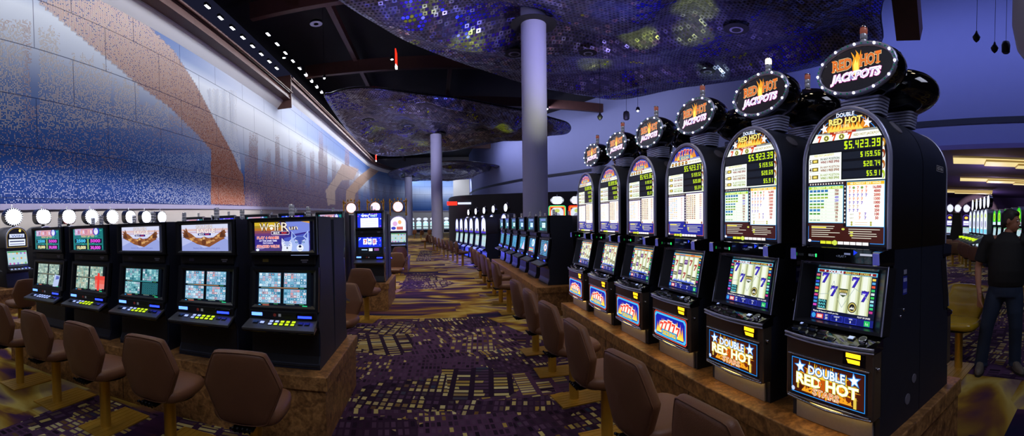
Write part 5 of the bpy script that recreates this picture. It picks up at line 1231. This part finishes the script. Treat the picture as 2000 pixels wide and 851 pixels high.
# wheel machines on the small plinth
for i, x in enumerate((-1.22, -1.98, -2.8)):
    if i == 0:
        o = make_arch_top('lady', .56, 1.36, .85, None); wm0 = o
        ww = MB(); ww.lathe([(.16, 0), (.16, .03), (.14, .035)], n=28, T=Matrix.Translation((0, .08, 1.66)) @ Matrix.Rotation(PI / 2, 4, 'X')); wo = ww.build('prize_wheel', 'wheel_face', o)
        g = MB(); g.tube([(x_, .04, z_) for x_, z_ in ell(0, 1.66, .18, .18, 24)], .018, 6, closed=True)
        for s in (-1, 1): g.lathe([(.03, 1.36), (.035, 1.4), (.025, 1.5), (.03, 1.8), (.045, 1.84), (.01, 1.95)], (s * .27, .1, 0), 10)
        for k in range(7): t = PI * (k + .5) / 7; g.ball((.26 * math.cos(t), .06, 1.66 + .27 * math.sin(t)), (.025, .02, .045), 8, 5)
        g.build('gold_crest', 'gold', o)
        sp = MB()
        for k in range(8): t = 2 * PI * k / 8; sp.box(-.004, .004, -.0, .003, .02, .14, T=Matrix.Translation((0, .035, 1.66)) @ Matrix.Rotation(t, 4, 'Y'))
        sp.build('wheel_spokes', 'neon_orange', wo)
    else: o = copy_tree(wm0)
    o.location = (x, 14.1, .5); tag(o, 'gold-crested prize wheel machine, %s' % ('at the aisle end of the small plinth', 'beside the one at the aisle end', 'farthest from the aisle')[i], 'slot machine', 'wheel machines')
# far end wall row
fe = Series(make_arch_top('cyan', .8, 1.75, .95, ('oval', 2.0, .34, .2)))
for i, x in enumerate((-5.6, -4.5, -3.45, -2.4, -1.4, -.35, .7, 1.7, 2.7)): fe.at(x, 63.5, .2, 0, 'bright far machine before the end wall, %s from the left' % ORD[i], 'slot machine', 'machines before the end wall')

# far right banks
pr = Series(make_arch_top('pale', .6, 2.15, 1.2, ('oval', 2.43, .17, .2), glow='screen_bright'))
q = MB().prism([(-.62, .82), (-.62, .86), (-.03, 1.14), (-.03, .9)], -.27, .27); dk_ = q.build('long_deck', 'deck_grey', pr.p, .01)
MB().box(-.02, .02, -.5, -.2, .945, 1.03).build('lit_button', 'button_lime', dk_)
for i in range(5):
    t = i / 4; th = 1.253 + .035 * t; rr_ = 19.2 - 3.2 * t
    pr.at(rr_ * math.sin(th), rr_ * math.cos(th), 0, 209, 'tall pale-arched machine with oval topper, %s from the camera at the far right' % ORD[4 - i], 'slot machine', 'pale arched machines at the far right')
gr = Series(make_arch_top('green', .6, 2.1, 1.55, None, glow='screen_bright'))
for i in range(5):
    th = (1.309, 1.320, 1.334, 1.349, 1.3657)[i]; rr_ = 15.4 - .85 * i
    gr.at(rr_ * math.sin(th), rr_ * math.cos(th), 0, 206, 'dark machine with a glowing green arch, %s from the camera in the green bank' % ORD[4 - i], 'slot machine', 'green arched machines at the far right')
fb = Series(make_arch_top('sun', .5, 1.9, 1.1, ('oval', 2.3, .2, .24), glow='screen_bright'))
for i, xpx in enumerate((1839, 1855, 1870, 1887, 1903)):
    th = (xpx - 850) / 834; fb.at(29 * math.sin(th), 29 * math.cos(th), .3, -75, 'violet-blue machine with a wide white topper deep at the right, %s from the left' % ORD[i], 'slot machine', 'violet machines deep at the right')
o = MB(); rs = [[(x * s_, y * s_, z) for x, y in ((-.35, -.3), (.35, -.3), (.35, .3), (-.35, .3))] for s_, z in ((1.5, 0), (1.25, .5), (.85, 1.5), (.7, 2.05), (.78, 2.1))]
o.rings(rs, 0, False); o = o.build('tapered_cabinet', 'speaker_black', None, .02); o.location = (20.6, 7.5, 0); o.rotation_euler = (0, 0, .3); tag(o, 'black tapered cabinet standing before the violet machines', 'cabinet')

# ================================================================== STOOLS
st = Series(make_stool('leather'))
G1 = 'stools at the nearest left plinth'
for i, (x, y, rz) in enumerate(((-1.12, 2.42, 6), (-1.8, 2.45, -2), (-2.47, 2.47, -4), (-3.16, 2.52, -2), (-3.81, 2.54, -2))):
    st.at(x, y, 0, rz, 'brown stool before the nearest left bank, seen from behind, %s from the aisle' % ORD[i], 'stool', G1)
G2 = 'stools at the tall round-topped machines'
for i, y in enumerate((1.32, 2.06, 2.84, 3.6, 4.32, 5.07)):
    st.at(1.2, y, 0, -90 + (4, 8, 2, 6, 0, 5)[i], 'tan-brown stool facing the tall round-topped machines, %s from the camera' % ORD[i], 'stool', G2)
G3 = 'stools at the second right bank'
for i in range(6): st.at(1.27, 7.36 + .95 * i, 0, -90 + (5, -4, 8, 0, 6, 2)[i], 'brown stool at the second right-hand bank, %s from the camera' % ORD[i], 'stool', G3)
G4 = 'stools at the third right bank'
for i, (x, y) in enumerate(((1.0, 15.7), (.85, 16.6), (.72, 17.7), (.55, 18.7), (.4, 19.8), (.25, 21.1))): st.at(x, y, 0, -84, 'brown stool at the blue-lit third right bank, %s from the camera' % ORD[i], 'stool', G4)
st.at(-1.15, 6.95, 0, -10, 'lone brown stool seen from behind before the silver-edged machines', 'stool')
for i, (x, y) in enumerate(((-1.12, 4.78), (-1.85, 4.8), (-2.6, 4.8))): st.at(x, y, 0, 176, 'brown stool hidden behind the nearest left bank, %s from the aisle' % ORD[i], 'stool', 'stools behind the nearest left bank')
st.at(-1.0, 10.1, 0, 170, 'brown stool behind the silver-edged machines at the aisle', 'stool'); st.at(-1.12, 13.1, 0, 8, 'brown stool in front of the gold-crested wheel machine', 'stool')
for i, (x, y, rz) in enumerate(((-5.7, 3.85, 82), (-6.62, 5.8, 90), (-6.6, 6.55, 95), (-6.6, 7.3, 90))): st.at(x, y, 0, rz, 'brown stool at the mural-wall machines, %s from the camera' % ORD[i], 'stool', 'stools along the mural wall')
for i, (x, y, rz) in enumerate(((-2.2, 45, 10), (-1.4, 42, 30), (-.55, 45, -10), (-.65, 26.5, 60), (.6, 44, 0), (-.1, 24.5, -80), (.1, 23.2, -80))): st.at(x, y, 0, rz, 'small distant brown stool down the aisle, %s counted from the left' % ORD[i], 'stool', 'distant stools down the aisle')
G6 = 'stools at the far right banks'
for i, (xp, rr_) in enumerate(((1910, 13.2), (1896, 14.2), (1888, 15.4), (1881, 16.6), (1875, 17.8), (1862, 16.0), (1851, 18.5))):
    th = (xp - 850) / 834; st.at(rr_ * math.sin(th), rr_ * math.cos(th), 0, -105 if i < 5 else -60, 'brown stool in the far right aisle, %s from the camera' % ORD[i], 'stool', G6)
yo = make_stool('leather_olive'); yo.location = (4.42, 1.56, 0); yo.rotation_euler = (0, 0, math.radians(92)); tag(yo, 'olive-yellow shiny stool behind the nearest round-topped machine', 'stool')
# ================================================================== THE MAN
def skin_mesh(vs, es, rad):
    me = bpy.data.meshes.new('sk'); me.from_pydata(vs, es, []); ob = bpy.data.objects.new('sk', me); COL.objects.link(ob)
    m = ob.modifiers.new('s', 'SKIN'); m.use_smooth_shade = True; m.branch_smoothing = .6
    for i, r in enumerate(rad):
        d = me.skin_vertices[0].data[i]; d.radius = (r, r) if not isinstance(r, tuple) else r; d.use_root = (i == 0)
    s = ob.modifiers.new('d', 'SUBSURF'); s.levels = 2; s.render_levels = 2
    bpy.context.view_layer.update(); dg = bpy.context.evaluated_depsgraph_get(); out = bpy.data.meshes.new_from_object(ob.evaluated_get(dg))
    vv = [tuple(v.co) for v in out.vertices]; ff = [tuple(p.vertices) for p in out.polygons]
    bpy.data.objects.remove(ob); bpy.data.meshes.remove(me); bpy.data.meshes.remove(out)
    return vv, ff
def remeshed(o, vox, sm=3):
    r = o.modifiers.new('remesh', 'REMESH'); r.mode = 'VOXEL'; r.voxel_size = vox; r.use_smooth_shade = True
    s = o.modifiers.new('smooth', 'SMOOTH'); s.iterations = sm; s.factor = .5
    return o
man = empty('person', (4.5, 1.06, 0), math.radians(-74)); tag(man, 'man in black t-shirt and blue jeans standing at the right edge, head turned away', 'person')
# joints (local: front is -y, viewer's left is -x)
V = [(0, 0, .98), (0, 0, 1.12), (0, .005, 1.28), (.0, .0, 1.42), (.015, -.0, 1.5), (.03, -.01, 1.56)]
E_ = [(0, 1), (1, 2), (2, 3), (3, 4), (4, 5)]; Rr = [.13, .125, .13, .1, .058, .055]
def chain(a, pts, rs):
    global V, E_, Rr
    for p, q in zip(pts, rs): V.append(p); Rr.append(q); E_.append((a, len(V) - 1)); a = len(V) - 1
    return a
w = chain(3, [(-.19, 0, 1.425), (-.265, .02, 1.27), (-.305, .03, 1.13), (-.3, -.02, 1.0), (-.29, -.07, .87)], [.062, .05, .043, .038, .027])
p1 = chain(w, [(-.285, -.085, .82), (-.282, -.092, .785)], [.028, .026])
for dx, dy, L in ((-.02, .02, .85), (-.006, .006, .98), (.008, -.008, .95), (.022, -.022, .8)):
    b0 = (-.282 + dx * .6, -.094 + dy * .3, .775)
    chain(p1, [(b0[0] + dx * .5, b0[1] + dy, b0[2] - .03 * L), (b0[0] + dx * .7 + .005, b0[1] + dy - .006, b0[2] - .058 * L), (b0[0] + dx * .7 + .012, b0[1] + dy - .004, b0[2] - .08 * L)], [.0095, .0085, .0075])
chain(w, [(-.262, -.115, .845), (-.238, -.135, .825), (-.222, -.145, .805)], [.013, .0105, .009])
w = chain(3, [(.2, 0, 1.43), (.28, .03, 1.28), (.31, .03, 1.14), (.33, -.05, 1.03), (.33, -.12, .93)], [.062, .05, .043, .038, .027])
p1 = chain(w, [(.33, -.14, .88), (.33, -.15, .845)], [.028, .026])
for dx, L in ((-.026, .85), (-.009, .98), (.008, .95), (.024, .8)):
    chain(p1, [(.33 + dx, -.155, .81), (.33 + dx, -.158, .79 - .02 * L), (.33 + dx, -.15, .77 - .03 * L)], [.0095, .0085, .0075])
chain(w, [(.3, -.15, .895), (.285, -.165, .87), (.278, -.17, .85)], [.013, .0105, .009])
chain(0, [(-.1, 0, .92), (-.19, -.015, .52), (-.25, .03, .1), (-.262, -.06, .05)], [.09, .066, .045, .04])
chain(0, [(.09, 0, .92), (.11, -.01, .52), (.12, .06, .1), (.13, -.03, .05)], [.09, .066, .045, .04])
vv, ff = skin_mesh(V, E_, Rr)
B = MB(); B.add(vv, ff, 0, True)
H = Matrix.Translation((.045, -.015, 1.635)) @ Matrix.Rotation(math.radians(72), 4, 'Z') @ Matrix.Rotation(math.radians(8), 4, 'X')
B.ball((0, .012, .02), (.074, .094, .1), 20, 14, T=H); B.ball((0, -.025, -.035), (.056, .066, .075), 16, 12, T=H); B.ball((0, -.055, -.085), (.03, .028, .025), 12, 8, T=H)
B.rings([[tuple(H @ Vector(p)) for p in q] for q in ([(-.012, -.08, .03), (.012, -.08, .03), (.01, -.07, .03), (-.01, -.07, .03)], [(-.014, -.098, .0), (.014, -.098, .0), (.014, -.075, .0), (-.014, -.075, .0)], [(-.02, -.108, -.028), (.02, -.108, -.028), (.02, -.075, -.032), (-.02, -.075, -.032)])], 0, True)
B.ball((0, -.09, -.055), (.024, .01, .007), 10, 6, T=H); B.ball((0, -.086, -.068), (.02, .01, .007), 10, 6, T=H)
for s in (-1, 1): B.ball((s * .077, .015, -.01), (.011, .02, .033), 10, 8, T=H); B.ball((s * .03, -.078, .03), (.022, .014, .008), 8, 6, T=H)
body = remeshed(B.build('body', 'skin', man), .0065, 3)
for s in (-1, 1): MB().ball((s * .03, -.077, .014), .012, 10, 8, T=H).build('eye', 'eye_white', man)
hr = MB(); hr.ball((0, .022, .032), (.08, .096, .099), 20, 14, T=H); hr.ball((0, .07, -.03), (.062, .045, .06), 14, 10, T=H); hr.ball((0, -.03, .085), (.06, .05, .035), 14, 8, T=H)
for s in (-1, 1): hr.ball((s * .066, .035, .0), (.016, .03, .05), 10, 8, T=H)
remeshed(hr.build('hair', 'hair', man), .008, 2)
def er(cx, cy, z, a, b, n=24): return [(cx + a * math.cos(2 * PI * i / n), cy + b * math.sin(2 * PI * i / n), z) for i in range(n)]
S = MB(); S.rings([er(0, 0, .93, .195, .145), er(0, -.01, .99, .2, .155), er(0, -.015, 1.1, .2, .16), er(0, -.01, 1.22, .195, .15), er(0, 0, 1.33, .2, .135), er(0, .0, 1.41, .19, .115), er(.0, .0, 1.46, .13, .09), er(.012, 0, 1.5, .082, .076), er(.014, 0, 1.515, .07, .068)])
for s, pts in ((-1, [(-.14, 0, 1.42), (-.2, .0, 1.41), (-.25, .02, 1.3), (-.283, .028, 1.185)]), (1, [(.14, 0, 1.43), (.21, .0, 1.42), (.27, .03, 1.3), (.3, .03, 1.2)])): S.tube(pts, [.085, .082, .074, .072], 16)
remeshed(S.build('t_shirt', 'tshirt_black', man), .011, 3)
J = MB(); J.rings([er(0, 0, .98, .178, .135), er(0, 0, .9, .19, .145), er(0, 0, .82, .185, .14)])
J.tube([(-.09, 0, .9), (-.115, -.005, .8), (-.16, -.02, .65), (-.195, -.02, .5), (-.225, .01, .3), (-.25, .025, .1), (-.252, .02, .045)], [.1, .105, .09, .078, .072, .07, .078], 18)
J.tube([(.09, 0, .9), (.095, -.005, .8), (.105, -.02, .65), (.115, -.015, .5), (.118, .03, .3), (.12, .055, .1), (.12, .05, .045)], [.1, .105, .09, .078, .072, .07, .078], 18)
remeshed(J.build('jeans', 'denim', man), .011, 3)
MB().rings([er(0, 0, .955, .186, .143), er(0, 0, .965, .19, .147), er(0, 0, .99, .188, .146), er(0, 0, .995, .18, .138)]).build('belt', 'belt', man)
for fx, fy, a in ((-.262, -.03, -.12), (.13, 0, .35)):
    T = Matrix.Translation((fx, fy, 0)) @ Matrix.Rotation(a, 4, 'Z')
    so = [(.045 * math.cos(t) * (1 - .12 * math.sin(t)), -.04 + .145 * math.sin(t)) for t in [2 * PI * i / 20 for i in range(20)]]
    sh = MB(); sh.rings([[tuple(T @ Vector((x * k, y * k2 + dy, z))) for x, y in so] for k, k2, dy, z in ((.98, 1, 0, .02), (1.02, 1.0, 0, .045), (.95, .93, .004, .065), (.8, .7, .03, .085), (.72, .45, .065, .105), (.7, .4, .07, .12))])
    so_ = sh.build('shoe', 'shoe_grey', man)
    q = MB(); q.rings([[tuple(T @ Vector((x * 1.06, y * 1.04, z))) for x, y in so] for z in (.001, .024)]); q.build('sole', 'shoe_sole', so_)
    q = MB()
    for k in range(4): q.tube([tuple(T @ Vector((-.022, -.08 + k * .024, .078 + k * .008))), tuple(T @ Vector((.022, -.076 + k * .024, .078 + k * .008)))], .004, 6)
    q.build('laces', 'disc_grey', so_)

# ================================================================== LIGHT
def lamp(kind, name, loc, energy, color, **kw):
    d = bpy.data.lights.new(name, kind); d.energy = energy; d.color = color
    rot = kw.pop('rot', None); tgt = kw.pop('to', None)
    for k, v in kw.items(): setattr(d, k, v)
    o = bpy.data.objects.new(name, d); COL.objects.link(o); o.location = loc
    if rot: o.rotation_euler = rot
    if tgt is not None:
        v = Vector(tgt) - Vector(loc); o.rotation_euler = v.to_track_quat('-Z', 'Y').to_euler()
    return o
WARM, COOL, VIO = (1, .82, .55), (.8, .88, 1.0), (.45, .42, 1.0)
# wall washers in the cove above the mural
lamp('AREA', 'cove_washer', (-5.9, 9.0, 8.9), 560, (.88, .92, 1), shape='RECTANGLE', size=24, size_y=.3, to=(-8.3, 9.0, 6.0))
lamp('AREA', 'cove_washer', (-5.9, 37, 9.8), 1500, (.88, .92, 1), shape='RECTANGLE', size=30, size_y=.3, to=(-8.3, 37, 6.5))
lamp('AREA', 'cove_washer', (-1, 66.2, 8.6), 260, COOL, shape='RECTANGLE', size=9, size_y=.4, to=(-1, 68, 6.0))
# lamps of the casino floor, in the ceiling
for x, y, e in ((-1.0, 13, 260), (.4, 9.5, 200), (-3.2, 9, 120), (.2, 5.6, 90), (-.6, 3.2, 30), (-4.6, 5.2, 70), (-2.2, 2.0, 22), (-1.5, 19, 380), (.6, 27, 520), (-4, 30, 400), (-2, 42, 700), (1.2, 2.6, 20), (4.8, 2.2, 8), (9, 3.5, 60), (14, 5, 110), (3.4, 1.0, 8), (2.5, 10, 60)):
    lamp('SPOT', 'ceiling_spot', (x, y, 7.5), e * 2.6, WARM if y < 12 else (.95, .85, .8), spot_size=math.radians(75), spot_blend=.9, shadow_soft_size=.25)
# light for the columns, the right wall and the discs
lamp('AREA', 'blue_wall_washer', (14.2, 6, 10.5), 470, (.35, .42, 1.0), shape='RECTANGLE', size=16, size_y=.6, to=(17.4, 6, 6.5))
lamp('AREA', 'blue_wall_washer', (8.2, 36, 10.5), 1000, (.7, .74, 1.0), shape='RECTANGLE', size=26, size_y=.6, to=(12.4, 37, 6.0))
for x, y, z, e, c in ((.8, 10.6, 4.2, 26, VIO), (-2, 27, 4, 40, VIO), (-5.5, 53, 4, 70, VIO)): lamp('POINT', 'blue_fill', (x, y, z), e, c, shadow_soft_size=.6)
for x, y, e, c, tx, ty in ((3.5, 8, 420, (.35, .3, 1), 5, 12), (8, 9, 420, (.35, .3, 1), 10, 13), (1, 12, 200, (.5, .45, 1), -.5, 15), (6, 14, 320, (.5, .42, 1), 8, 18), (-1, 22, 500, (.75, .7, 1), -2, 28), (3, 26, 500, (.7, .65, 1), 4, 32), (-2, 30, 420, (.8, .8, 1), -3, 37), (1, 48, 500, (.8, .8, 1), 1, 56), (4, 9, 160, (1, .95, .6), 2.5, 13)):
    lamp('SPOT', 'disc_fill_light', (x, y, 2.6), e * 4.8, c, to=(tx, ty, 8), spot_size=math.radians(70), spot_blend=.8, shadow_soft_size=.15)  # added upward spots without fixtures, so the disc ceilings show
# blue glow from beneath the mural-wall decks and the third bank
for y in (5.8, 7.9, 10): lamp('POINT', 'deck_glow', (-6.9, y, .85), 4, (.15, .2, 1), shadow_soft_size=.1)
for y, x in ((16.5, 1.35), (18.5, 1.05), (20.5, .8)): lamp('POINT', 'foot_glow', (x, y, .4), 30, (.1, .12, 1), shadow_soft_size=.1)
lamp('POINT', 'foot_glow', (-.75, 11.2, .6), 16, (.25, .15, 1), shadow_soft_size=.1)
lamp('AREA', 'end_wall_fill', (4.5, 63, 7.5), 200, COOL, shape='SQUARE', size=1.5, to=(4.6, 68, 5))  # area light added to brighten the cream end wall, no fixture there
BL, YL = (.12, .18, 1), (.78, 1, .03)
for x, y, c, e in ((-1.0, 13.1, BL, 1.2), (-.1, 12.6, YL, .8), (1.2, 15.0, YL, 1.5), (.95, 14.0, BL, 1), (5.2, 11.9, BL, 1.6), (5.9, 11.4, BL, 1), (6.9, 13.5, YL, 1.2), (7.6, 10.9, YL, 1.4), (8.4, 12.1, YL, .7), (6.6, 16.7, YL, .9), (6.0, 16.4, BL, 1), (8.2, 16.7, BL, .6), (11.1, 14.6, (.7, 1, .8), .8), (.65, 22.2, BL, 1), (.97, 23.7, BL, 1.2), (-2.6, 21.2, BL, .8), (-1.8, 26.5, BL, 1.6), (4.3, 26.7, YL, 1), (4.8, 28.9, YL, 1.4), (-3.9, 29.4, YL, 1), (-1.1, 34.5, YL, 1), (-2.2, 31, (.8, .8, 1), 2), (1.8, 30.5, YL, 1)):
    lamp('SPOT', 'colour_beam', (x * .93, y - 1.5, 3.0), (900 if c[2] > .5 else 2200) * e, c, to=(x, y, 8), spot_size=math.radians(18), spot_blend=.7, shadow_soft_size=.05)
lamp('AREA', 'camera_side_fill', (1.5, -2.5, 7), 130, (.75, .78, 1.0), shape='SQUARE', size=3, to=(0, 4, 0))  # unseen fill added behind the camera to lift the dark machine sides
lamp('AREA', 'cream_wall_fill', (-7.5, 9, 2.75), 170, (1, .96, .95), shape='RECTANGLE', size=20, size_y=.15, to=(-8.3, 9, 1.9))  # added strip of light with no fixture, brightens the wall below the mural
for x, y, e in ((22, 6, 60), (30, 8, 120), (40, 12, 150)): lamp('POINT', 'soffit_glow', (x, y, 3.6), e, (.7, .5, .9), shadow_soft_size=.5)

wd = bpy.data.worlds.new('w'); sc.world = wd; wd.use_nodes = True; wd.node_tree.nodes['Background'].inputs[0].default_value = (.12, .13, .3, 1); wd.node_tree.nodes['Background'].inputs[1].default_value = .08

# ================================================================== CAMERA: the photograph is a stitched cylindrical panorama
cd = bpy.data.cameras.new('camera'); cam = bpy.data.objects.new('camera', cd); COL.objects.link(cam); sc.camera = cam
cd.type = 'PANO'; cd.panorama_type = 'CENTRAL_CYLINDRICAL'; cd.clip_start = .05; cd.clip_end = 500
cd.central_cylindrical_range_u_min = -PCX / PF; cd.central_cylindrical_range_u_max = (2000 - PCX) / PF
cd.central_cylindrical_range_v_min = (PY0 - 851) / PF; cd.central_cylindrical_range_v_max = PY0 / PF
cd.central_cylindrical_radius = 1.0
cam.location = CAM; cam.rotation_euler = CM.to_euler()
sc.view_settings.view_transform = 'Standard'; sc.view_settings.look = 'None'; sc.view_settings.gamma = 1.0; sc.view_settings.use_curve_mapping = False; sc.view_settings.exposure = 0.0
sc.cycles.max_bounces = 6; sc.cycles.diffuse_bounces = 3; sc.cycles.glossy_bounces = 3; sc.cycles.use_denoising = True; sc.cycles.sample_clamp_indirect = 4.0
